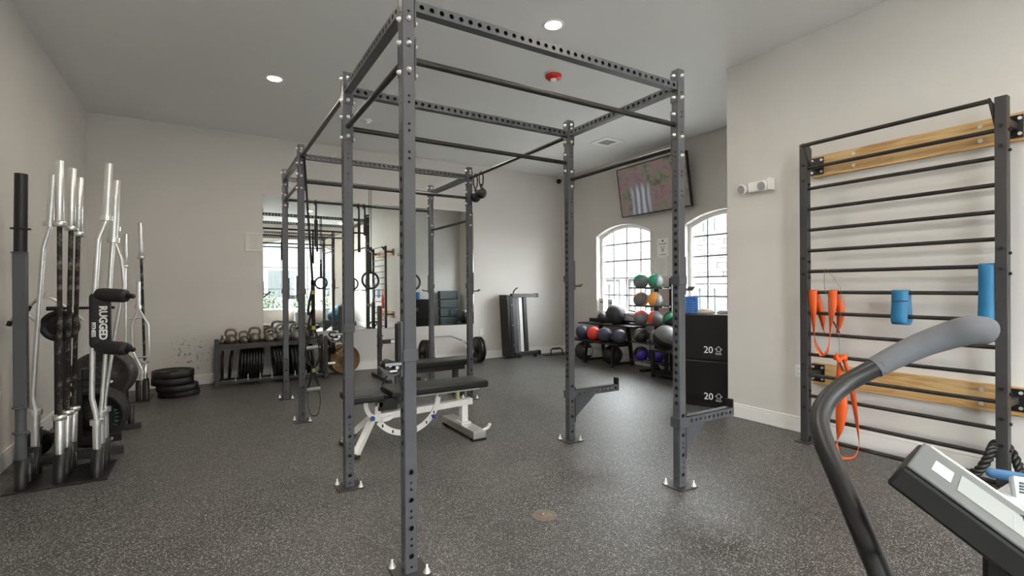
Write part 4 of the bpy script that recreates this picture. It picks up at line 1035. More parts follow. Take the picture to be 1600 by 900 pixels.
bp('main_beam', lambda b: b.bar((1.13, BY, 0.245), (2.075, BY, 0.275), 0.065, 0.055))
bp('rear_post', lambda b: b.mm((1.965, BY-0.035, 0.085), (2.025, BY+0.035, 0.25)))
bp('rear_foot', lambda b: b.mm((1.93, BY-0.33, 0.02), (2.05, BY+0.33, 0.085)), M_chrome)
bp('foot_bracket', lambda b: b.mm((1.945, BY-0.07, 0.085), (2.04, BY+0.07, 0.10)))
for y in (BY-0.30, BY+0.30): bp('foot_pad', lambda b: b.mm((1.925, y-0.03, 0), (2.055, y+0.03, 0.02)), M_rubber)
bp('transport_handle', lambda b: b.path(smooth_path([(2.04, BY-0.30, 0.08), (2.075, BY-0.32, 0.10), (2.09, BY-0.33, 0.135)], 4), 0.014, 10), M_white_pc, 0)
for s in (-1, 1):
    bp('front_leg', lambda b: b.bar((1.15, BY+s*0.03, 0.24), (0.97, BY+s*0.20, 0.02), 0.045, 0.05))
    bp('foot_pad', lambda b: b.mm((0.94, BY+s*0.20-0.03, 0), (1.0, BY+s*0.20+0.03, 0.025)), M_rubber)
bp('cross_foot', lambda b: b.mm((0.955, BY-0.20, 0.03), (0.99, BY+0.20, 0.065)), M_chrome)
def arc_plate(mb, c, r0, r1, a0, a1, y, t=0.012, n=18, holes=()):
    V = []; F = []
    for i in range(n+1):
        a = a0+(a1-a0)*i/n
        for yy in (y-t/2, y+t/2):
            for r in (r0, r1): V.append((c[0]+r*math.cos(a), yy, c[1]+r*math.sin(a)))
    for i in range(n):
        k = 4*i
        F += [(k, k+1, k+5, k+4), (k+2, k+6, k+7, k+3), (k, k+4, k+6, k+2), (k+1, k+3, k+7, k+5)]
    F += [(0, 2, 3, 1), (4*n, 4*n+1, 4*n+3, 4*n+2)]; mb.add(V, F)
AC = (1.435, 0.385)
bp('angle_arc', lambda b: arc_plate(b, AC, 0.268, 0.315, PI*1.20, PI*1.97, BY-0.05), M_white_pc, 0)
for k in range(6):
    a = PI*1.25+k*0.36; bp('arc_slot', lambda b: b.box((AC[0]+0.292*math.cos(a), BY-0.057, AC[1]+0.292*math.sin(a)), (0.012, 0.003, 0.024)), M_hole, 0)
bp('seat_arc', lambda b: arc_plate(b, (1.24, 0.375), 0.13, 0.165, PI*0.98, PI*1.65, BY-0.05), M_white_pc, 0)
bp('seat_support', lambda b: b.bar((1.20, BY, 0.27), (1.20, BY, 0.34), 0.05, 0.05))
bp('back_support', lambda b: b.bar((1.69, BY-0.045, 0.22), (1.72, BY-0.045, 0.39), 0.012, 0.04))
bp('stop_bumper', lambda b: b.cyl((1.215, BY-0.045, 0.352), (1.215, BY+0.045, 0.352), 0.022, n=16), mat('pale_yellow_rubber', rgb(196, 196, 140), 0.6, var=0.05), 0)
bp('stop_bumper', lambda b: b.cyl((1.935, BY, 0.300), (1.935, BY, 0.375), 0.020, n=16), mat('pale_yellow_rubber', rgb(196, 196, 140), 0.6), 0)
M_knob = mat('blue_knob', rgb(50, 88, 160), 0.35, var=0.08)
for x, z in ((1.135, 0.262), (1.665, 0.205)):
    bp('pull_knob', lambda b: (b.cyl((x, BY-0.055, z), (x, BY-0.09, z), 0.008, n=10), b.sphere((x, BY-0.10, z), 0.020, 16, 10)), M_knob, 0)
bp('side_lever', lambda b: b.cyl((0.985, BY-0.15, 0.17), (0.90, BY-0.24, 0.10), 0.008, n=8), M_black, 0)

# second bench behind, black
b2_ = thing('flat_bench', 'black flat bench behind the white framed one, beside the far right upright', 'bench', (2.3, 5.66, 0))
def b2p(name, fn, m_=M_black, bev=0.003):
    mb = MB(b2_.location); fn(mb); return mb.build(name, m_, b2_, bevel=bev)
b2p('pad', lambda b: b.mm((1.78, 5.50, 0.37), (2.86, 5.82, 0.442)), M_vinyl, 0.018)
b2p('beam', lambda b: b.mm((1.85, 5.63, 0.30), (2.75, 5.69, 0.36)), M_steel_dark)
b2p('front_post', lambda b: b.mm((1.86, 5.63, 0.05), (1.92, 5.69, 0.30)), M_steel)
b2p('front_foot', lambda b: b.mm((1.85, 5.42, 0.0), (1.93, 5.90, 0.05)), M_steel_dark)
b2p('rear_post', lambda b: b.mm((2.60, 5.63, 0.05), (2.66, 5.69, 0.30)), M_steel_dark)
b2p('rear_foot', lambda b: b.mm((2.59, 5.48, 0.0), (2.67, 5.84, 0.05)), M_steel_dark)
b2p('pull_handle', lambda b: b.path(smooth_path([(1.87, 5.60, 0.31), (1.76, 5.57, 0.33), (1.70, 5.56, 0.27), (1.66, 5.55, 0.17)], 5), 0.012, 10), M_rubber, 0)

# dip stand near the mirror
dp = thing('dip_stand', 'slim dark dip stand with a labelled arm below the mirror', 'dip stand', (2.3, 7.1, 0))
def dpp(name, fn, m_=M_steel_dark, bev=0.003):
    mb = MB(dp.location); fn(mb); return mb.build(name, m_, dp, bevel=bev)
for x in (2.11, 2.53):
    dpp('upright', lambda b: b.mm((x, 7.17, 0.05), (x+0.055, 7.23, 1.06)))
    dpp('foot', lambda b: b.mm((x-0.005, 6.72, 0), (x+0.06, 7.52, 0.05)))
dpp('crossbar', lambda b: b.mm((2.165, 7.18, 0.50), (2.53, 7.22, 0.56)))
dpp('label_plate', lambda b: b.mm((2.30, 7.176, 0.507), (2.36, 7.1795, 0.553)), M_print, 0)
dpp('arm', lambda b: b.mm((2.545, 6.80, 0.98), (2.59, 7.17, 1.03)))
dpp('arm', lambda b: b.mm((2.12, 7.12, 0.44), (2.155, 7.17, 0.60)))
for z in (0.48, 0.62): dpp('bolt', lambda b: b.cyl((2.10, 7.2, z), (2.185, 7.2, z), 0.012, n=10), M_hole, 0)

# floor anchor cover
dr = thing('floor_cover', 'round brownish metal cover set in the floor before the rig', 'floor cover', (1.655, 2.355, 0))
M_cover = mat('tan_cover', rgb(120, 108, 98), 0.45, metal=0.3, var=0.12, vscale=30)
mb = MB(); mb.lathe([(0.001, 0.003), (0.046, 0.003), (0.048, 0.0015), (0.052, 0.0015), (0.054, 0.004), (0.07, 0.003), (0.073, 0.0)], None, 36, False); mb.build('disc', M_cover, dr)
mb = MB(); mb.cyl((0.0, 0.01, 0.003), (0.0, 0.01, 0.005), 0.006, n=10); mb.build('screw', M_zinc, dr)
# ================================================================== RECESS: screen, balls, boxes
def screen_mat():
    m = bpy.data.materials.new('screen_picture'); m.use_nodes = True; nt = m.node_tree; L = nt.links.new
    b = nt.nodes['Principled BSDF']; b.inputs['Base Color'].default_value = (0.02, 0.02, 0.02, 1); b.inputs['Roughness'].default_value = 0.2
    tc = nt.nodes.new('ShaderNodeTexCoord')
    n = nt.nodes.new('ShaderNodeTexNoise'); n.inputs['Scale'].default_value = 3.2; n.inputs['Detail'].default_value = 8; n.inputs['Roughness'].default_value = 0.65
    L(tc.outputs['Object'], n.inputs['Vector'])
    r = nt.nodes.new('ShaderNodeValToRGB'); e = r.color_ramp.elements
    e[0].position = 0.28; e[0].color = (*rgb(34, 30, 36), 1); e[1].position = 0.75; e[1].color = (*rgb(186, 172, 168), 1)
    for p, c in ((0.40, (78, 70, 62)), (0.47, (104, 106, 88)), (0.54, (126, 100, 98)), (0.60, (104, 86, 100)), (0.66, (146, 128, 122))):
        x = e.new(p); x.color = (*rgb(*c), 1)
    L(n.outputs['Fac'], r.inputs['Fac'])
    # pale waterfall streaks to one side
    sp = nt.nodes.new('ShaderNodeSeparateXYZ'); L(tc.outputs['Object'], sp.inputs[0])
    wv = nt.nodes.new('ShaderNodeTexWave'); wv.bands_direction = 'X'; wv.inputs['Scale'].default_value = 2.6; wv.inputs['Distortion'].default_value = 2.0; wv.inputs['Detail'].default_value = 2
    L(tc.outputs['Object'], wv.inputs['Vector'])
    mr = nt.nodes.new('ShaderNodeMapRange'); mr.inputs['From Min'].default_value = 0.28; mr.inputs['From Max'].default_value = 0.12; 
    ab = nt.nodes.new('ShaderNodeMath'); ab.operation = 'ADD'; ab.inputs[1].default_value = 0.24; L(sp.outputs['X'], ab.inputs[0])
    ab2 = nt.nodes.new('ShaderNodeMath'); ab2.operation = 'ABSOLUTE'; L(ab.outputs[0], ab2.inputs[0]); L(ab2.outputs[0], mr.inputs['Value'])
    mz = nt.nodes.new('ShaderNodeMapRange'); mz.inputs['From Min'].default_value = 0.12; mz.inputs['From Max'].default_value = -0.02; L(sp.outputs['Y'], mz.inputs['Value'])
    mu = nt.nodes.new('ShaderNodeMath'); mu.operation = 'MULTIPLY'; L(mr.outputs[0], mu.inputs[0]); L(mz.outputs[0], mu.inputs[1])
    st_ = nt.nodes.new('ShaderNodeValToRGB'); st_.color_ramp.elements[0].color = (*rgb(92, 94, 102), 1); st_.color_ramp.elements[1].color = (*rgb(168, 170, 174), 1); L(wv.outputs['Fac'], st_.inputs['Fac'])
    mx = nt.nodes.new('ShaderNodeMix'); mx.data_type = 'RGBA'; L(mu.outputs[0], mx.inputs['Factor']); L(r.outputs['Color'], mx.inputs['A']); L(st_.outputs['Color'], mx.inputs['B'])
    n2 = nt.nodes.new('ShaderNodeTexNoise'); n2.inputs['Scale'].default_value = 6.5; n2.inputs['Detail'].default_value = 4; L(tc.outputs['Object'], n2.inputs['Vector'])
    rr = nt.nodes.new('ShaderNodeValToRGB'); rr.color_ramp.elements[0].position = 0.63; rr.color_ramp.elements[1].position = 0.74; L(n2.outputs['Fac'], rr.inputs['Fac'])
    m3 = nt.nodes.new('ShaderNodeMapRange'); m3.inputs['From Min'].default_value = 0.0; m3.inputs['From Max'].default_value = 0.1; L(sp.outputs['X'], m3.inputs['Value'])
    mu3 = nt.nodes.new('ShaderNodeMath'); mu3.operation = 'MULTIPLY'; L(rr.outputs['Color'], mu3.inputs[0]); L(m3.outputs[0], mu3.inputs[1])
    mx2 = nt.nodes.new('ShaderNodeMix'); mx2.data_type = 'RGBA'; mx2.inputs['B'].default_value = (*rgb(124, 52, 46), 1); L(mu3.outputs[0], mx2.inputs['Factor']); L(mx.outputs['Result'], mx2.inputs['A'])
    L(mx2.outputs['Result'], b.inputs['Emission Color']); b.inputs['Emission Strength'].default_value = 0.42
    return m
tv = thing('wall_television', 'large tilted flat television showing flowers, mounted high above the arched windows', 'television', (6.0, 5.55, 2.90))
tilt = math.atan2(0.125, 0.79); TWd, THt = 1.43, 0.81
# local axes: x = along -Y (right as seen), y = up along the tilted panel, z = toward the room
F = basis((0, 0, 0), (0, -1, 0), (-math.sin(tilt), 0, math.cos(tilt)))
def tvp(name, fn, m_, bev=0.0):
    mb = MB(); fn(mb); o = mb.build(name, m_, tv, bevel=bev); o.matrix_local = F; return o
tvp('back_shell', lambda b: b.box((0, 0, -0.025), (TWd, THt, 0.05)), M_black, 0.008)
tvp('screen', lambda b: b.box((0, 0, 0.002), (TWd-0.03, THt-0.03, 0.004)), screen_mat())
for c, s in (((0, THt/2-0.006, 0.003), (TWd, 0.012, 0.012)), ((0, -THt/2+0.006, 0.003), (TWd, 0.012, 0.012)), ((-TWd/2+0.006, 0, 0.003), (0.012, THt-0.024, 0.012)), ((TWd/2-0.006, 0, 0.003), (0.012, THt-0.024, 0.012))):
    tvp('bezel', lambda b: b.box(c, s), M_black)
mb = MB(); mb.mm((0.045, -0.2, -0.15), (0.199, 0.2, 0.15)); mb.build('wall_mount', M_black, tv)

# posters between the windows
PTVW = lambda cy, cz: (lambda u, d, v: Vector((XTV-d, cy-u, cz+v)))
framed('framed_notice', 'small white framed page under the window poster', PTVW(5.525, 1.64), 0.23, 0.30, 10, 9)
ps = thing('wall_poster', 'white poster with a black dot and small print between the arched windows', 'wall sign', (XTV, 5.50, 1.79))
P = PTVW(5.50, 1.945)
mb = MB(ps.location); mb.mm(P(-0.115, 0.001, -0.145), P(0.115, 0.006, 0.145)); mb.build('board', M_white, ps, bevel=0.002)
mb = MB(ps.location); mb.cyl(P(0, 0.0062, 0.105), P(0, 0.0072, 0.105), 0.018, n=18); mb.build('dot', M_dark_print, ps)
mb = MB(ps.location)
for v, L, h in ((0.055, 0.16, 0.012), (-0.115, 0.13, 0.012)): mb.mm(P(-L/2, 0.006, v-h/2), P(L/2, 0.0067, v+h/2))
for du, dv in ((-0.03, 0.01), (0.03, 0.01), (-0.02, -0.02), (0.02, -0.02), (0, -0.06), (-0.008, -0.045), (0.008, -0.045)): mb.mm(P(du-0.008, 0.006, dv-0.012), P(du+0.008, 0.0067, dv+0.012))
mb.build('printed_lines', mat('grey_print', (0.22, 0.21, 0.20), 0.7), ps)['kind'] = 'stuff'

# ---- ball racks
M_ballk = mat('slam_ball_black', rgb(38, 38, 41), 0.5, var=0.2, vscale=16, bump=0.3, bscale=160)
M_ballb = mat('slam_ball_navy', rgb(58, 62, 78), 0.5, var=0.15, vscale=16, bump=0.3, bscale=160)
M_ballr = mat('slam_ball_red', rgb(222, 66, 52), 0.5, var=0.12, vscale=16, bump=0.3, bscale=160)
M_ballg = mat('ball_grey', rgb(112, 114, 116), 0.5, var=0.15, vscale=16, bump=0.2, bscale=160)
M_bgreen = mat('ball_green', rgb(30, 140, 104), 0.5, var=0.12, vscale=16)
M_borange = mat('ball_orange', rgb(232, 156, 72), 0.5, var=0.12, vscale=16)
M_bred = mat('ball_coral', rgb(226, 84, 72), 0.5, var=0.12, vscale=16)
M_bpurp = mat('ball_purple', rgb(64, 44, 150), 0.45, var=0.15, vscale=16)
M_lime = mat('ball_lime', rgb(176, 188, 80), 0.5, var=0.12, vscale=16)
def ball(c, r, label, mats, pattern=None, group='exercise balls on the racks', rot=(0, 0, 0), cat='exercise ball', name='medicine_ball'):
    from mathutils import Euler
    root = thing(name, label, cat, (c[0], c[1], c[2]-r), group)
    mb = MB(); mb.sphere((0, 0, r), r, 32, 18, Euler(rot).to_matrix().to_4x4(), pattern); mb.build('shell', mats, root)
    if pattern:                                              # raised seams between the panels
        n = len(pattern); R = Matrix.Translation((0, 0, r)) @ Euler(rot).to_matrix().to_4x4()
        mb = MB()
        for k in range(n):
            if pattern[k] != pattern[k-1]:
                a = 2*PI*k/n
                mb.path([R @ Vector((r*1.002*math.cos(t)*math.cos(a), r*1.002*math.cos(t)*math.sin(a), r*1.002*math.sin(t))) for t in [-PI/2+PI*j/14 for j in range(15)]], 0.0022, 6)
        mb.build('seam', M_hole, root)
    mb = MB(); d = Euler(rot).to_matrix() @ Vector((0, 0, 1)); mb.cyl(Vector((0, 0, r))+d*(r-0.002), Vector((0, 0, r))+d*(r+0.001), 0.014, n=12); mb.build('valve', M_hole, root)
    return root
br = thing('slam_ball_rack', 'black two-tier ball shelf below the first arched window', 'ball rack', (5.95, 6.53, 0))
def brp(name, fn, m_=M_black, bev=0.003):
    mb = MB(br.location); fn(mb); return mb.build(name, m_, br, bevel=bev)
brp('upper_shelf', lambda b: b.mm((5.86, 5.82, 0.645), (6.15, 7.22, 0.672))); brp('lower_shelf', lambda b: b.mm((5.60, 5.90, 0.365), (5.86, 7.24, 0.390)))
brp('shelf_lip', lambda b: b.mm((6.13, 5.82, 0.672), (6.15, 7.22, 0.74))); brp('shelf_lip', lambda b: b.mm((5.853, 5.90, 0.39), (5.868, 7.24, 0.43)))
for y in (6.06, 6.74):
    brp('front_leg', lambda b: b.bar((5.66, y, 0.365), (5.62, y, 0.0), 0.05, 0.04)); brp('rear_leg', lambda b: b.bar((5.98, y, 0.645), (6.08, y, 0.0), 0.05, 0.05))
    brp('side_brace', lambda b: b.bar((5.66, y, 0.345), (6.06, y, 0.345), 0.03, 0.04)); brp('side_brace', lambda b: b.bar((5.63, y, 0.05), (6.07, y, 0.05), 0.03, 0.04))
g = 'exercise balls on the two-tier shelf'
def on_px(px, py, X): return at_x(px, py, X)
for px, X, zs, r, lb, m_ in ((942, 6.0, 0.672, 0.098, 'small black ball on the upper tier beside the big grey ball', M_ballk), (962, 5.985, 0.672, 0.172, 'big charcoal ball on the upper tier of the ball shelf', M_ballk),
        (910, 5.73, 0.39, 0.122, 'navy ball at the left end of the lower tier, beside the red ball', M_ballb), (928, 5.715, 0.39, 0.122, 'red ball on the lower tier of the ball shelf', M_ballr),
        (945, 5.70, 0.39, 0.125, 'navy ball on the lower tier just right of the red ball', M_ballb), (968, 5.72, 0.39, 0.118, 'dark navy ball alone at the right of the lower tier', M_ballb),
        (957, 5.86, 0.0, 0.165, 'black ball on the floor under the ball shelf, right', M_ballk)):
    p = at_x(px, 520, X); ball((X, p.y, zs+r), r, lb, m_, group=g)
p = at_x(912, 520, 5.80); wb = ball((5.80, p.y, 0.165), 0.165, 'black floor ball with a white label under the shelf left end', M_ballk, group=g)
V = []; Fc = []
for i in range(7):
    for j in range(6):
        a = math.radians(-128+11*i); t = math.radians(-22+9*j); V.append((0.167*math.cos(t)*math.cos(a), 0.167*math.cos(t)*math.sin(a), 0.165+0.167*math.sin(t)))
for i in range(6):
    for j in range(5): Fc.append((i*6+j, i*6+6+j, i*6+7+j, i*6+j+1))
mb = MB(); mb.add(V, Fc, True); lab = mb.build('label_patch', M_print, wb)
mb = MB()
for j in range(3): 
    for i in range(4):
        a = math.radians(-122+12*i); t = math.radians(-10+9*j); mb.box((0.1682*math.cos(t)*math.cos(a), 0.1682*math.cos(t)*math.sin(a), 0.165+0.1682*math.sin(t)), (0.002, 0.022, 0.008), rz=a)
mb.build('printed_lines', M_dark_print, wb)['kind'] = 'stuff'

tk = thing('ball_tree_rack', 'tall black four-tier rack holding two-tone balls in front of the window pier', 'ball rack', (5.95, 5.5, 0))
def tkp(name, fn, m_=M_black, bev=0.003):
    mb = MB(tk.location); fn(mb); return mb.build(name, m_, tk, bevel=bev)
for y in (5.20, 5.50): tkp('post', lambda b: b.mm((6.02, y-0.025, 0.03), (6.07, y+0.025, 1.45)))
tkp('base_bar', lambda b: b.mm((5.70, 5.18, 0), (6.10, 5.24, 0.04))); tkp('base_bar', lambda b: b.mm((5.70, 5.47, 0), (6.10, 5.53, 0.04)))
tkp('top_arm', lambda b: b.bar((6.05, 5.60, 0.86), (5.98, 6.05, 0.93), 0.02, 0.02)); tkp('top_arm', lambda b: b.bar((5.95, 5.60, 0.80), (5.88, 6.05, 0.87), 0.02, 0.02))
TZ = (1.30, 1.015, 0.725, 0.435, 0.145)
for z in TZ:
    for x in (5.82, 5.98):
        tkp('rail', lambda b: b.cyl((x, 4.95 if z == TZ[2] else 5.17, z), (x, 5.86, z), 0.012, n=12), M_steel_dark, 0)
    for y in (5.20, 5.50): tkp('bracket', lambda b: b.bar((6.03, y, z-0.012), (5.81, y, z-0.012), 0.025, 0.012))
g2 = 'two-tone balls on the tall rack'
def tier(k, cols, l1, l2, ra, rb, pat=(0, 0, 1, 1, 0, 0, 1, 1)):
    r = 0.118; zc = TZ[k]+math.sqrt(max(0, (r+0.012)**2-0.08**2))+0.001
    ball((5.90, 5.69, zc), r, l1, cols, list(pat), g2, ra); ball((5.90, 5.385, zc), r, l2, cols, list(pat), g2, rb)
tier(0, [M_ballg, M_bgreen], 'grey and green ball, left on the top tier', 'green and grey ball, right on the top tier', (1.0, 0.3, 0.2), (0.4, 0.9, 1.2))
tier(1, [M_ballg, M_borange], 'orange and grey ball, left on the second tier', 'orange and grey ball, right on the second tier', (0.7, 0.5, 0.0), (0.2, 0.1, 0.9))
tier(2, [M_ballg, M_bred], 'coral and grey ball, left on the third tier', 'coral ball with a grey band, right on the third tier', (1.2, 0.5, 0.2), (0.1, 0.1, 0.35))
tier(3, [M_ballk, M_ballg], 'black and grey ball, left on the fourth tier', 'black and grey ball, right on the fourth tier', (0.7, 0.2, 0.3), (0.3, 0.2, 0.7), (0, 0, 0, 1, 0, 0, 0, 1))
tier(4, [M_bpurp, M_hole], 'purple ball, left on the lowest tier', 'purple ball, right on the lowest tier', (0.9, 0.2, 0.3), (0.3, 0.5, 0.1), (0, 0, 0, 1, 0, 0, 0, 1))
ls = thing('low_ball_shelf', 'low black shelf under the big wall balls behind the front right upright', 'ball rack', (5.66, 4.80, 0))
mb = MB(ls.location); mb.mm((5.48, 4.30, 0.38), (5.86, 5.14, 0.405)); mb.build('shelf', M_black, ls, bevel=0.003)
for x in (5.51, 5.79):
    for y in (4.33, 5.08): mb = MB(ls.location); mb.mm((x, y, 0), (x+0.045, y+0.045, 0.38)); mb.build('leg', M_black, ls, bevel=0.003)
mb = MB(ls.location); mb.mm((5.50, 4.33, 0.05), (5.84, 5.12, 0.075)); mb.build('lower_shelf', M_black, ls)
g3 = 'big wall balls on the low shelf'
ball((5.67, 4.985, 0.405+0.178), 0.178, 'big black and grey wall ball with a lime panel on the low shelf', [M_ballk, M_ballg, M_lime], [0, 0, 0, 1, 1, 0, 2, 0], g3, (2.2, 0.5, 0.75))
ball((5.66, 4.56, 0.405+0.17), 0.17, 'big black wall ball on the low shelf, hidden by the upright', [M_ballk, M_lime], [0, 0, 0, 0, 0, 0, 1, 0], g3, (0.5, 0.8, 0.1))
ball((5.90, 5.085, 0.725+0.104), 0.118, 'dark green trimmed ball on the third tier, half hidden by the upright', [M_ballk, M_bgreen], [0, 0, 0, 1, 0, 0, 0, 1], g2, (0.9, 0.1, 0.5))

# white boxes on the sill of the first window
for k, (y, h) in enumerate(((6.98, 0.24), (6.74, 0.22))):
    bx = thing('white_sill_box', ['white plastic box at the left end of the first window sill', 'white plastic box second from the left on the first window sill'][k], 'box', (XTV+0.055, y, 0.872), 'white boxes on the sill')
    mb = MB(); mb.mm((-0.045, -0.06, 0), (0.045, 0.06, h)); mb.build('body', M_white, bx, bevel=0.006)
    mb = MB(); mb.mm((-0.05, -0.064, h*0.62), (-0.0455, 0.02, h*0.78)); mb.build('dark_mark', M_grey, bx)

# ---- plyo boxes
M_foam = mat('black_vinyl_box', rgb(13, 13, 14), 0.32, var=0.2, vscale=6, bump=0.15, bscale=300)
bd = Vector((-0.37, 0.93, 0)).normalized(); bn_ = Vector((-bd.y, bd.x, 0))       # face direction and outward normal
c0 = Vector((4.735, 3.315, 0)); 
def plyo(z, label):
    W, D, Hh = 0.56, 0.46, 0.506; ctr = c0 + bd*W/2 - bn_*D/2
    root = thing('plyo_box', label, 'plyo box', (ctr.x, ctr.y, z), 'soft plyo boxes'); root.rotation_euler.z = math.atan2(bn_.y, bn_.x)+PI/2
    # local: -y is the face normal, x runs to the right along the face
    mb = MB(); mb.box((0, 0, Hh/2), (W, D, Hh)); mb.build('body', M_foam, root, bevel=0.012)
    for s in (-1, 1):
        mb = MB(); mb.box((s*(W/2-0.012), -D/2+0.002, Hh/2), (0.003, 0.008, Hh-0.03)); mb.build('seam', M_hole, root)
    mb = MB(); Fm = basis((0.13, -D/2-0.0006, 0.105), (1, 0, 0), (0, 0, 1))
    text_into(mb, '20', 0.105, Fm @ Matrix.Translation((-0.055, 0.01, 0)), 0.0008, 0.95); text_into(mb, 'inch', 0.040, Fm @ Matrix.Translation((0.052, -0.022, 0)), 0.0008, 0.95)
    mb.build('lettering', M_print, root)
    mb = MB(); arrow = [(-0.035, 0), (0, 0.035), (0.035, 0), (0.018, 0), (0.018, -0.022), (-0.018, -0.022), (-0.018, 0), (-0.035, 0)]
    for a, b in zip(arrow, arrow[1:]):
        A = Vector((*a, 0)); B = Vector((*b, 0)); d = (B-A).normalized(); 
        mb.box(((A+B)/2) + Vector((0.052, 0.022, 0)), ((B-A).length+0.003, 0.0045, 0.0016), Fm, rz=math.atan2(d.y, d.x))
    mb.build('arrow_mark', M_print, root)
plyo(0.0, 'lower black soft plyo box reading 20 inch')
plyo(0.508, 'upper black soft plyo box reading 20 inch')
top = 1.016
def boxtop(u, d): return c0 + bd*u - bn_*d
p = boxtop(0.42, 0.12)
fr = thing('foam_roller', 'blue ribbed foam roller standing on the plyo boxes', 'foam roller', (p.x, p.y, top))
mb = MB()
R0 = 0.07; nz = 10; prof = []
M_froll = mat('blue_foam', rgb(30, 84, 170), 0.55, var=0.1, vscale=20)
mb.lathe([(R0-0.004, 0), (R0-0.004, 0.19), (R0-0.02, 0.19), (R0-0.02, 0.02)], None, 28, False); mb.build('core', M_froll, fr)
mb = MB()
for i in range(14):
    for k in range(7):
        a = 2*PI*i/14+(k % 2)*0.22; mb.box(((R0)*math.cos(a), R0*math.sin(a), 0.014+0.027*k), (0.009, 0.020, 0.018), rz=a)
mb.build('grip_pattern', mat('pale_blue_foam', rgb(80, 140, 205), 0.55, var=0.1), fr)['kind'] = 'stuff'
for u, d, r, h, lb, m_ in ((0.275, 0.17, 0.10, 0.05, 'cream balance dome on top of the plyo boxes', mat('cream_rubber', rgb(206, 190, 166), 0.5, var=0.06)), (0.085, 0.2, 0.08, 0.04, 'grey balance dome at the wall end of the plyo boxes', mat('pale_grey_rubber', rgb(168, 168, 166), 0.5, var=0.06))):
    p = boxtop(u, d); bd_ = thing('balance_dome', lb, 'balance disc', (p.x, p.y, top), 'balance domes on the boxes')
    mb = MB(); mb.lathe([(r*0.92, 0), (r, 0.008), (r*0.96, 0.016), (r*0.75, h*0.72), (r*0.4, h*0.95), (0.001, h)], None, 28, True); mb.build('dome', m_, bd_)
    mb = MB(); mb.lathe([(r*0.985, 0.004), (r*1.02, 0.008), (r*0.985, 0.013)], None, 28, False); mb.build('rim', M_grey, bd_)
# folded mats behind the wall corner (seen in the mirror)
M_mat = mat('slate_mat', rgb(48, 54, 58), 0.6, var=0.1, vscale=6)
fm = thing('folded_gym_mat', 'slate folded gym mat leaning on the recess wall, seen in the mirror', 'gym mat', (5.75, 3.34, 0))
for k in range(5):
    mb = MB(fm.location); mb.box((5.76, 3.40-0.045*0, 0.13+0.245*k), (0.56, 0.16, 0.235), rx=0.0)
    for v in mb.v: v.y -= v.z*0.06
    mb.build('mat_panel', M_mat, fm, bevel=0.02)
mb = MB(fm.location); mb.box((5.76, 3.485, 0.62), (0.05, 0.006, 0.2)); mb.build('strap', M_strap, fm)
# ================================================================== WALL LADDER
LX = 4.31; LYF, LYN = 2.285, 1.062
ld_ = thing('wall_ladder', 'charcoal steel stall-bar ladder bolted to two timber boards on the right wall', 'wall ladder', (LX, (LYF+LYN)/2, 0))
def lp(name, fn, m_=M_steel_dark, bev=0.003):
    mb = MB(ld_.location); fn(mb); return mb.build(name, m_, ld_, bevel=bev)
for y in (LYF, LYN):
    lp('upright', lambda b: b.mm((LX-0.03, y-0.03, 0.008), (LX+0.03, y+0.03, 2.515)))
    lp('base_plate', lambda b: b.mm((LX-0.075, y-0.06, 0), (LX+0.075, y+0.06, 0.008)))
RZ = [0.397+0.1737*k for k in range(-2, 12)]
for z in RZ: lp('rung', lambda b: b.cyl((LX, LYN+0.03, z), (LX, LYF-0.03, z), 0.0145, n=16), M_bar, 0)
for y, s in ((LYF, -1), (LYN, 1)):
    lp('top_bracket', lambda b: b.prism([(0.03, -0.16), (0.03, 0.0), (-0.10, 0.03), (-0.10, 0.0)], basis((LX, y+s*0.034, 2.47), (1, 0, 0), (0, 0, 1)), 0.006 if s < 0 else -0.006), M_steel_dark, 0)
lp('top_bar', lambda b: b.cyl((LX-0.09, LYN+0.03, 2.482), (LX-0.09, LYF-0.03, 2.482), 0.0155, n=16), M_bar, 0)
for y in (LYF, LYN):
    for zc in (2.352, 0.565):
        lp('wall_bracket', lambda b: b.mm((LX+0.03, y-0.028, zc-0.022), (XRW-0.046, y+0.028, zc+0.022)))
        lp('bracket_plate', lambda b: b.mm((XRW-0.048, y-0.055, zc-0.075), (XRW-0.042, y+0.055, zc+0.075)), M_black)
        for dz in (-0.05, 0.05):
            for dy in (-0.038, 0.038): lp('bolt', lambda b: b.cyl((XRW-0.048, y+dy, zc+dz), (XRW-0.056, y+dy, zc+dz), 0.011, n=10), M_zinc, 0)
    for z in (0.30, 0.47, 0.66, 1.42, 1.55, 2.20, 2.33):
        lp('bolt', lambda b: b.cyl((LX-0.03, y, z), (LX-0.040, y, z), 0.011, n=10), M_hole, 0)
        lp('bolt', lambda b: b.cyl((LX, y-0.03, z-0.03), (LX, y-0.042, z-0.03), 0.010, n=10), M_hole, 0)
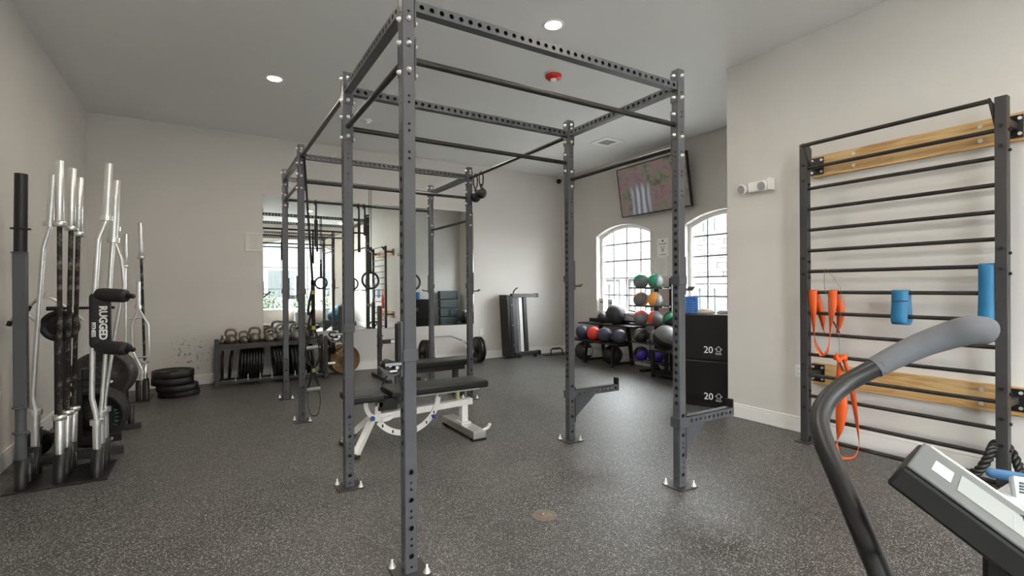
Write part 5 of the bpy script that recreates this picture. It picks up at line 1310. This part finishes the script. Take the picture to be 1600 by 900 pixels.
def wood_mat():
    m = mat('pine_board', rgb(196, 158, 106), 0.55, bump=0.15, bscale=60)
    nt = m.node_tree; L = nt.links.new; b = nt.nodes['Principled BSDF']
    tc = nt.nodes.new('ShaderNodeTexCoord'); mp = nt.nodes.new('ShaderNodeMapping'); mp.inputs['Scale'].default_value = (6, 0.8, 9)
    L(tc.outputs['Object'], mp.inputs['Vector'])
    n = nt.nodes.new('ShaderNodeTexNoise'); n.inputs['Scale'].default_value = 3.5; n.inputs['Detail'].default_value = 7; n.inputs['Distortion'].default_value = 1.2; L(mp.outputs[0], n.inputs['Vector'])
    r = nt.nodes.new('ShaderNodeValToRGB'); e = r.color_ramp.elements
    e[0].position = 0.32; e[0].color = (*rgb(168, 126, 78), 1); e[1].position = 0.62; e[1].color = (*rgb(204, 172, 122), 1)
    x = e.new(0.48); x.color = (*rgb(192, 154, 102), 1)
    L(n.outputs['Fac'], r.inputs['Fac'])
    v = nt.nodes.new('ShaderNodeTexVoronoi'); v.inputs['Scale'].default_value = 1.6; mp2 = nt.nodes.new('ShaderNodeMapping'); mp2.inputs['Scale'].default_value = (1, 1, 2.2); L(tc.outputs['Object'], mp2.inputs['Vector']); L(mp2.outputs[0], v.inputs['Vector'])
    kr_ = nt.nodes.new('ShaderNodeMapRange'); kr_.inputs['From Min'].default_value = 0.07; kr_.inputs['From Max'].default_value = 0.03; L(v.outputs['Distance'], kr_.inputs['Value'])
    mx = nt.nodes.new('ShaderNodeMix'); mx.data_type = 'RGBA'; mx.inputs['B'].default_value = (*rgb(118, 72, 36), 1); L(kr_.outputs[0], mx.inputs['Factor']); L(r.outputs['Color'], mx.inputs['A'])
    L(mx.outputs['Result'], b.inputs['Base Color']); return m
M_pine = wood_mat()
for z0, z1, lb in ((2.258, 2.442, 'pine mounting board behind the top of the wall ladder'), (0.463, 0.648, 'pine mounting board behind the lower part of the wall ladder')):
    bo = thing('mounting_board', lb, 'timber board', (XRW, 1.6, z0), 'pine boards behind the ladder')
    mb = MB(bo.location); mb.mm((XRW-0.042, 0.62, z0), (XRW-0.0005, 2.335, z1)); mb.build('plank', M_pine, bo, bevel=0.004)
    for y in (0.75, 1.22, 2.0):
        for dz in (0.045, 0.14):
            mb = MB(bo.location); mb.cyl((XRW-0.042, y, z0+dz), (XRW-0.047, y, z0+dz), 0.014, n=12); mb.build('washer', M_zinc, bo)

# ---- resistance bands on the rungs
zr = lambda k: RZ[k]
def lerp(a, b, t): return a+(b-a)*t
def band(name, label, pts, wids, m_, t=0.003, closed=True, group='resistance bands on the ladder', base=None):
    root = thing(name, label, 'resistance band', base or pts[0], group)
    mb = MB(root.location); mb.ribbon(pts, wids, closed, t); mb.build('loop', m_, root); return root
def yL(px, py, X=LX): return at_x(px, py, X)
ZR = RZ[7]                                                   # the rung at eye height
ya, yb = yL(1272, 457).y, yL(1303, 457).y
f, bk = LX-0.02, LX+0.02
pts = []; wd = []
def addp(x, y, z, wy, wx, wz=0.0): pts.append((x, y, z)); wd.append((wx, wy, wz))
W = 0.033
zb = yL(1285, 556).z; yc_ = yL(1286, 556).y
addp(LX, ya, ZR+0.019, W, 0); addp(f, ya, ZR-0.01, W, 0); addp(f-0.004, ya-0.005, ZR-0.12, W*0.9, 0.004); addp(f-0.008, ya-0.012, ZR-0.28, W*0.62, 0.020); addp(f-0.01, ya-0.022, ZR-0.42, W*0.25, 0.028)
addp(f-0.01, yc_+0.01, zb+0.035, 0.004, 0.032); addp(f-0.01, yc_-0.012, zb+0.004, 0.0, 0.033); addp(f-0.01, yc_-0.04, zb+0.035, 0.004, 0.032)
addp(f-0.008, yb+0.022, ZR-0.40, W*0.25, -0.028+0.05); addp(f-0.006, yb+0.012, ZR-0.25, W*0.6, 0.018); addp(f-0.003, yb, ZR-0.10, W, 0.0); addp(f, yb, ZR-0.01, W, 0); addp(LX, yb, ZR+0.019, W, 0)
addp(bk, yb, ZR-0.01, W, 0); addp(bk+0.006, yb-0.035, ZR-0.12, W, 0.0); addp(bk+0.008, yb-0.025, ZR-0.27, W*0.7, 0.01); addp(bk+0.008, yb+0.02, ZR-0.36, 0.010, 0.03); addp(bk+0.008, ya-0.065, ZR-0.33, 0.015, 0.03)
addp(bk+0.007, ya-0.05, ZR-0.22, W*0.8, 0.008); addp(bk+0.004, ya-0.02, ZR-0.10, W, 0); addp(bk, ya, ZR-0.01, W, 0)
N0 = len(pts); P2 = smooth_path(pts+[pts[0]], 4)[:-1]; W2 = smooth_path([Vector(w_) for w_ in wd]+[Vector(wd[0])], 4)[:-1]
band('resistance_band', 'orange loop band draped twice over a rung at the far end of the ladder', P2, W2, M_orange, 0.004)
# tied orange band lower down
ZT = RZ[4]; yt = yL(1311, 553).y
pts, wd = [], []
zb2 = yL(1322, 717).z
def addpx(px, py, hw, wx, X=f-0.012):
    p = at_x(px, py, X)
    if p.z < 0.03: p = at_z(px, py, 0.026 if wx < 0.034 else 0.010)      # the loop end lies on the floor
    addp(p.x, p.y, p.z, hw, wx)
addp(f, yt, ZT+0.02, W*0.6, 0)
for a in ((1311, 566, 0.018, 0.010), (1313, 595, 0.034, 0.004), (1315, 635, 0.043, 0.0), (1312, 668, 0.030, 0.006), (1308, 692, 0.008, 0.028), (1312, 712, 0.012, 0.034), (1323, 716, 0.004, 0.036), (1336, 712, 0.012, 0.036), (1342, 696, 0.012, 0.030), (1340, 670, 0.018, 0.022), (1334, 625, 0.024, 0.012), (1326, 585, 0.020, 0.008), (1318, 562, 0.018, 0.004)): addpx(*a)
P2 = smooth_path(pts+[pts[0]], 4)[:-1]; W2 = smooth_path([Vector(w_) for w_ in wd]+[Vector(wd[0])], 4)[:-1]
rb = band('resistance_band', 'orange loop band knotted on a low rung and hanging to the floor', P2, W2, M_orange, 0.004)
mb = MB(rb.location); mb.ribbon([(LX+0.024*math.cos(a), yt-0.006*math.sin(a), ZT+0.024*math.sin(a)) for a in [2*PI*k/14 for k in range(14)]], [(0, 0.03, 0)]*14, True, 0.004)
mb.ribbon(smooth_path([(f-0.01, yt+0.01, ZT+0.03), (f-0.03, yt-0.02, ZT-0.015), (f-0.02, yt-0.055, ZT+0.015), (f-0.01, yt-0.075, ZT+0.0)], 5), [(0.008, 0.0, 0.022)]*16, False, 0.004); mb.build('knot', M_orange, rb)
for y0, z0, y1, z1, par in ((yL(1306, 502).y, yL(1306, 502).z, yL(1316, 520).y, yL(1316, 520).z, None), ):
    tg_ = thing('band_tag_cord', 'thin dark cord dangling from the rung over the orange bands', 'cord', (LX, y0, z1))
    mb = MB(tg_.location); mb.path(smooth_path([(f-0.004, yb+0.06, RZ[8]+0.018), (f-0.012, yb+0.055, ZR+0.03), (f-0.014, yb+0.02, ZR-0.06), (f-0.02, y0, z0), (f-0.02, y1, z1)], 6), 0.0022, 6); mb.path(smooth_path([(f-0.004, yb+0.05, RZ[8]+0.018), (f-0.012, yb-0.04, ZR+0.08), (f-0.014, yb-0.07, ZR-0.02), (f-0.016, yb-0.055, ZR-0.30), (f-0.02, yt-0.02, ZT+0.03)], 6), 0.0018, 6); mb.build('string', mat('grey_cord', rgb(110, 108, 106), 0.7), tg_)
    mb = MB(tg_.location); mb.cyl((f-0.02, y0, z0), (f-0.02, y1, z1), 0.006, n=8); mb.cyl((f-0.03, yt-0.02, ZT-0.02), (f-0.03, yt-0.06, ZT-0.10), 0.006, n=8); mb.build('tag', M_hole, tg_)
def drape(px, py_r, zlow, hw, label, zrung, m_=M_blue, bulge=0.022):
    y = yL(px, py_r).y; pts = []; n = 10
    pts = [(LX-bulge, y, zrung-0.0), (LX-bulge*0.8, y, zrung+0.012), (LX, y, zrung+0.019), (LX+bulge*0.8, y, zrung+0.012), (LX+bulge, y, zrung)]
    L = zrung-zlow
    pts += [(LX+bulge*0.9, y-0.004, zrung-L*0.4), (LX+bulge, y-0.008, zrung-L*0.8), (LX+bulge*0.7, y-0.006, zlow+0.012), (LX, y, zlow), (LX-bulge*0.9, y+0.002, zlow+0.012), (LX-bulge*1.2, y+0.004, zrung-L*0.8), (LX-bulge*1.05, y, zrung-L*0.4)]
    P2 = smooth_path(pts+[pts[0]], 4)[:-1]
    return band('resistance_band', label, P2, [(0, hw, 0)]*len(P2), m_, 0.004, base=(LX, y, zlow))
bb = drape(1408, 457, yL(1408, 507).z, 0.052, 'short light blue loop band hung over the middle of a rung', RZ[7])
mb = MB(bb.location); y = yL(1408, 457).y; mb.box((LX-0.026, y, RZ[7]-0.06), (0.004, 0.104, 0.006)); mb.build('stitched_seam', M_dark_print, bb)
drape(1544, 416, yL(1544, 533).z, 0.043, 'wide blue band hung beside the near upright of the ladder', RZ[8])

# ---- battle rope looped at the ladder foot
rp = thing('battle_rope', 'thick black battle rope looped around the near foot of the wall ladder', 'rope', (4.2, 1.05, 0))
def rope(ctrl, k=14, r=0.0135, off=0.0145, turns=26):
    C = smooth_path(ctrl, k); n = len(C); strands = [[], [], []]
    u = Vector((0, 0, 1)); acc = 0.0
    for i, p in enumerate(C):
        t = (C[min(i+1, n-1)]-C[max(i-1, 0)]).normalized(); u = (u-t*u.dot(t)).normalized(); v = t.cross(u)
        if i: acc += (C[i]-C[i-1]).length
        for s in range(3):
            a = acc*2*PI/0.11+s*2*PI/3; strands[s].append(p+u*off*math.cos(a)+v*off*math.sin(a))
    for s in strands:
        mb = MB(rp.location); mb.path(s, r, 7); mb.build('strand', M_rubber, rp)
q = lambda x, y, X: at_x(x, y, X)
rope([q(1470, 722, 4.16), q(1500, 736, 4.14), q(1525, 738, 4.13), q(1540, 722, 4.16), q(1550, 702, 4.22), q(1556, 693, 4.36), q(1572, 696, 4.42), q(1588, 720, 4.40), q(1596, 750, 4.30), q(1580, 770, 4.16), q(1545, 762, 4.12), q(1515, 748, 4.12), q(1490, 742, 4.13), q(1460, 748, 4.12)], 12)
rope([Vector((4.12, 1.30, 0.17)), Vector((4.10, 1.34, 0.05)), Vector((4.02, 1.20, 0.03)), Vector((3.98, 0.95, 0.03)), Vector((4.15, 0.75, 0.03)), Vector((4.32, 0.85, 0.03)), Vector((4.20, 0.95, 0.06)), Vector((4.08, 0.85, 0.06)), Vector((4.14, 0.62, 0.03)), Vector((4.30, 0.40, 0.03))], 10)

# ---- emergency light
el = thing('emergency_light', 'white twin-head emergency light on the wall left of the ladder', 'emergency light', (XRW, 2.84, 2.23))
P = lambda u, d, v: Vector((XRW-d, 2.845-u, 2.275+v))
mb = MB(el.location); mb.mm(P(-0.085, 0.001, -0.045), P(0.13, 0.05, 0.05)); mb.build('housing', M_white, el, bevel=0.008)
mb = MB(el.location); mb.mm(P(0.13, 0.001, -0.05), P(0.155, 0.075, 0.06)); mb.build('end_fin', M_white, el, bevel=0.004)
for u in (-0.125, 0.085):
    mb = MB(el.location); a = P(u, 0.03, 0.0); b = P(u-0.01, 0.09, -0.012)
    mb.lathe_on([(0.028, 0), (0.045, 0.02), (0.05, 0.05), (0.046, 0.056)], a, b, 20); h = mb.build('lamp_head', M_white, el)
    mb = MB(el.location); d = (b-a).normalized(); mb.cyl(a+d*0.056, a+d*0.060, 0.041, n=20); mb.build('lens', M_grey, h)
# ---- ceiling fittings
fs = thing('fire_strobe', 'red round fire alarm strobe on the ceiling above the rig', 'fire alarm', (3.12, 4.23, CZ))
M_red = mat('alarm_red', rgb(206, 40, 30), 0.4, var=0.04)
mb = MB(); mb.lathe([(0.085, 0), (0.085, -0.022), (0.078, -0.034), (0.045, -0.04), (0.0005, -0.04)], None, 32, False); mb.build('body', M_red, fs)
mb = MB(); mb.lathe([(0.034, -0.04), (0.034, -0.062), (0.026, -0.074), (0.0005, -0.076)], None, 16, False); mb.build('lens', M_white, fs)
sd = thing('smoke_detector', 'white round smoke detector on the ceiling behind the front rack', 'smoke detector', (1.81, 6.63, CZ))
mb = MB(); mb.lathe([(0.075, 0), (0.075, -0.012), (0.068, -0.018), (0.0005, -0.018)], None, 28, False); mb.build('base', M_white, sd)
mb = MB(); mb.lathe([(0.045, -0.018), (0.042, -0.036), (0.02, -0.045), (0.0005, -0.045)], None, 20, False); mb.build('sensor_cap', M_white, sd)
av = thing('air_vent', 'square white ceiling air vent in front of the television', 'air vent', (5.25, 5.75, CZ))
mb = MB(); mb.mm((-0.19, -0.19, -0.008), (0.19, 0.19, 0)); mb.build('frame', M_white, av, bevel=0.003)
mb = MB(); mb.mm((-0.10, -0.10, -0.0095), (0.10, 0.10, -0.008)); mb.build('core', M_grey, av)
for k in range(6):
    mb = MB(); mb.box((0, -0.085+0.034*k, -0.012), (0.20, 0.022, 0.003), rx=0.5); mb.build('louver', M_white, av)

# ================================================================== FOREGROUND MACHINE
el2 = thing('elliptical_trainer', 'black exercise machine close by with a foam-gripped handle and a sloping silver console', 'exercise machine', (1.35, 0.30, 0))
def ep(name, fn, m_, bev=0.0):
    mb = MB(el2.location); fn(mb); return mb.build(name, m_, el2, bevel=bev)
M_tube = mat('black_gloss_tube', rgb(24, 24, 26), 0.42, var=0.1)
M_foamg = mat('grey_foam_grip', rgb(98, 100, 104), 0.8, var=0.06, vscale=40, bump=0.3, bscale=900)
M_silver = mat('silver_console', rgb(100, 103, 104), 0.45, metal=0.2, var=0.05, vscale=30)
M_disp = mat('pale_display', rgb(146, 151, 149), 0.45, var=0.02)
hp = [(1376, 900, 0.97), (1352, 842, 0.99), (1328, 785, 1.03), (1304, 730, 1.08), (1286, 688, 1.13), (1280, 655, 1.17), (1292, 626, 1.20), (1318, 602, 1.22), (1345, 586, 1.22), (1376, 570, 1.21)]
H_ = [at_d(*a) for a in hp]
low = at_d(1376, 900, 0.97); dirn = (low-at_d(1328, 785, 1.03)).normalized(); foot = low+dirn*((low.z-0.12)/-dirn.z)
ep('handle_tube', lambda b: b.path(smooth_path([foot, low+(foot-low)*0.5]+H_, 5), 0.0215, 18), M_tube)
gp = [at_d(*a) for a in ((1366, 575, 1.215), (1400, 557, 1.21), (1440, 539, 1.20), (1480, 525, 1.18), (1510, 517, 1.16), (1530, 516, 1.15), (1543, 519, 1.15))]
GP = smooth_path(gp, 6); nG = len(GP)
gr = [0.0245+0.0085*min(1, i/(nG*0.6)) for i in range(nG)]
for i, k in ((nG-4, 0.99), (nG-3, 0.96), (nG-2, 0.88), (nG-1, 0.70)): gr[i] *= k
ep('foam_grip', lambda b: b.path(GP, 0.03, 20, rads=gr), M_foamg)
# console slab built on three measured edges
TL = at_d(1419, 725, 0.84); TR = at_d(1461, 703, 0.98); dl = at_d(1600, 856, 0.74)-TL; dl = dl.normalized(); wv = (TR-TL); Wc = wv.length; wv = (wv-dl*wv.dot(dl)).normalized()
nrm = dl.cross(wv).normalized(); 
if nrm.z < 0: nrm = -nrm
th = -nrm; Lc = 0.42; tk_ = 0.05
Fc_ = Matrix((dl, wv, nrm)).transposed().to_4x4(); Fc_.translation = TL
def cp(name, a, b, m_, bev=0.0):
    return ep(name, lambda q_: q_.box([(a[i]+b[i])/2 for i in range(3)], [abs(b[i]-a[i]) for i in range(3)], Fc_), m_, bev)
cp('console_body', (-0.004, -0.002, -tk_), (Lc, Wc+0.002, -0.006), M_hole, 0.006)
fp_ = cp('console_face', (0.0, 0.0, -0.006), (Lc, Wc, 0.0), M_silver, 0.004)
dsp = cp('display_panel', (0.070, Wc*0.22, 0.0002), (Lc-0.03, Wc*0.74, 0.0012), M_disp)
cp('chrome_edge', (0.01, Wc-0.006, -0.004), (Lc, Wc+0.003, 0.003), M_chrome, 0.002)
mb = MB(el2.location); mb.box((0.044, Wc*0.48, 0.0004), (0.030, Wc*0.34, 0.0005), Fc_); bdg = mb.build('badge', M_print, el2)
mb = MB(el2.location); [mb.box((0.044, Wc*(0.36+0.08*k_), 0.0008), (0.014, Wc*0.012, 0.0004), Fc_) for k_ in range(4)]; mb.build('print_marks', M_grey, bdg)['kind'] = 'stuff'
for k in range(4):
    mb = MB(el2.location); mb.box((0.15+0.06*k, Wc*0.49, 0.0014), (0.002, Wc*0.50, 0.0004), Fc_); mb.build('display_line', M_grey, dsp)
cc = at_d(1523, 852, 0.80); 
ep('column', lambda b: b.mm((cc.x+0.005, cc.y-0.16, 0.10), (cc.x+0.16, cc.y-0.005, cc.z+0.02)), M_hole, 0.01)
ep('base_shroud', lambda b: b.mm((cc.x-0.10, cc.y-0.55, 0.02), (cc.x+0.26, cc.y+0.12, 0.16)), M_grey, 0.03)
ep('stabiliser', lambda b: b.mm((cc.x-0.32, cc.y+0.04, 0.0), (cc.x+0.45, cc.y+0.11, 0.06)), M_black, 0.01)
ep('stabiliser', lambda b: b.mm((cc.x-0.32, cc.y-0.55, 0.0), (cc.x+0.45, cc.y-0.48, 0.06)), M_black, 0.01)
ep('pivot_link', lambda b: b.cyl(foot, (cc.x, cc.y-0.1, 0.12), 0.03, n=14), M_tube)

# second machine glimpsed beyond the console
m2 = thing('rowing_machine', 'pale grey machine housing with black buttons and a blue roller beyond the console', 'exercise machine', (2.55, 0.52, 0))
M_pale = mat('pale_grey_housing', rgb(196, 202, 208), 0.4, var=0.03)
M_broll = mat('blue_grip_roller', rgb(74, 120, 166), 0.6, var=0.08)
def m2p(name, fn, m_, bev=0.0):
    mb = MB(m2.location); fn(mb); return mb.build(name, m_, m2, bevel=bev)
a = at_d(1549, 739, 1.78); b_ = at_d(1650, 756, 1.66)
m2p('roller', lambda b: b.cyl(a, b_, 0.0175, n=20), M_broll); d = (b_-a).normalized(); m2p('roller_tip', lambda b: b.sphere(a, 0.0165, 16, 10), M_broll)
pc = at_d(1583, 743, 1.62); pu = (at_d(1660, 755, 1.58)-pc).normalized(); pv = (at_d(1579, 778, 1.60)-pc).normalized()
Fp = basis(pc, pu, -pv)
m2p('button_panel', lambda b: b.box((0.10, -0.04, -0.02), (0.20, 0.085, 0.035), Fp), M_pale, 0.012)
for k in range(4): m2p('button', lambda b: b.box((0.020-0.001*k, -0.020-0.0095*k, -0.0015), (0.012, 0.007, 0.003), Fp), M_hole, 0.001)
hb0 = at_d(1548, 772, 1.62)
m2p('housing', lambda b: b.mm((hb0.x, hb0.y-0.35, 0.08), (hb0.x+0.42, hb0.y+0.02, hb0.z-0.005)), M_pale, 0.03)
m2p('foot', lambda b: b.mm((hb0.x+0.03, hb0.y-0.30, 0.0), (hb0.x+0.39, hb0.y-0.02, 0.08)), M_black, 0.01)

# ================================================================== BEHIND THE CAMERA (seen in the mirror)
M_ballw = mat('pearl_vinyl', rgb(206, 196, 190), 0.4, var=0.03)
M_ballt = mat('teal_vinyl', rgb(24, 78, 98), 0.4, var=0.06)
g4 = 'stability balls seen in the mirror'
for c, r, lb, m_ in (((2.50, -2.1, 0.33), 0.33, 'pearl stability ball by the window in the mirror, left', M_ballw), ((3.19, -2.15, 0.33), 0.33, 'pearl stability ball by the window in the mirror, right', M_ballw), ((3.95, -2.05, 0.36), 0.36, 'teal stability ball beside the pearl ones in the mirror', M_ballt)):
    ball(c, r, lb, m_, None, g4, name='stability_ball')
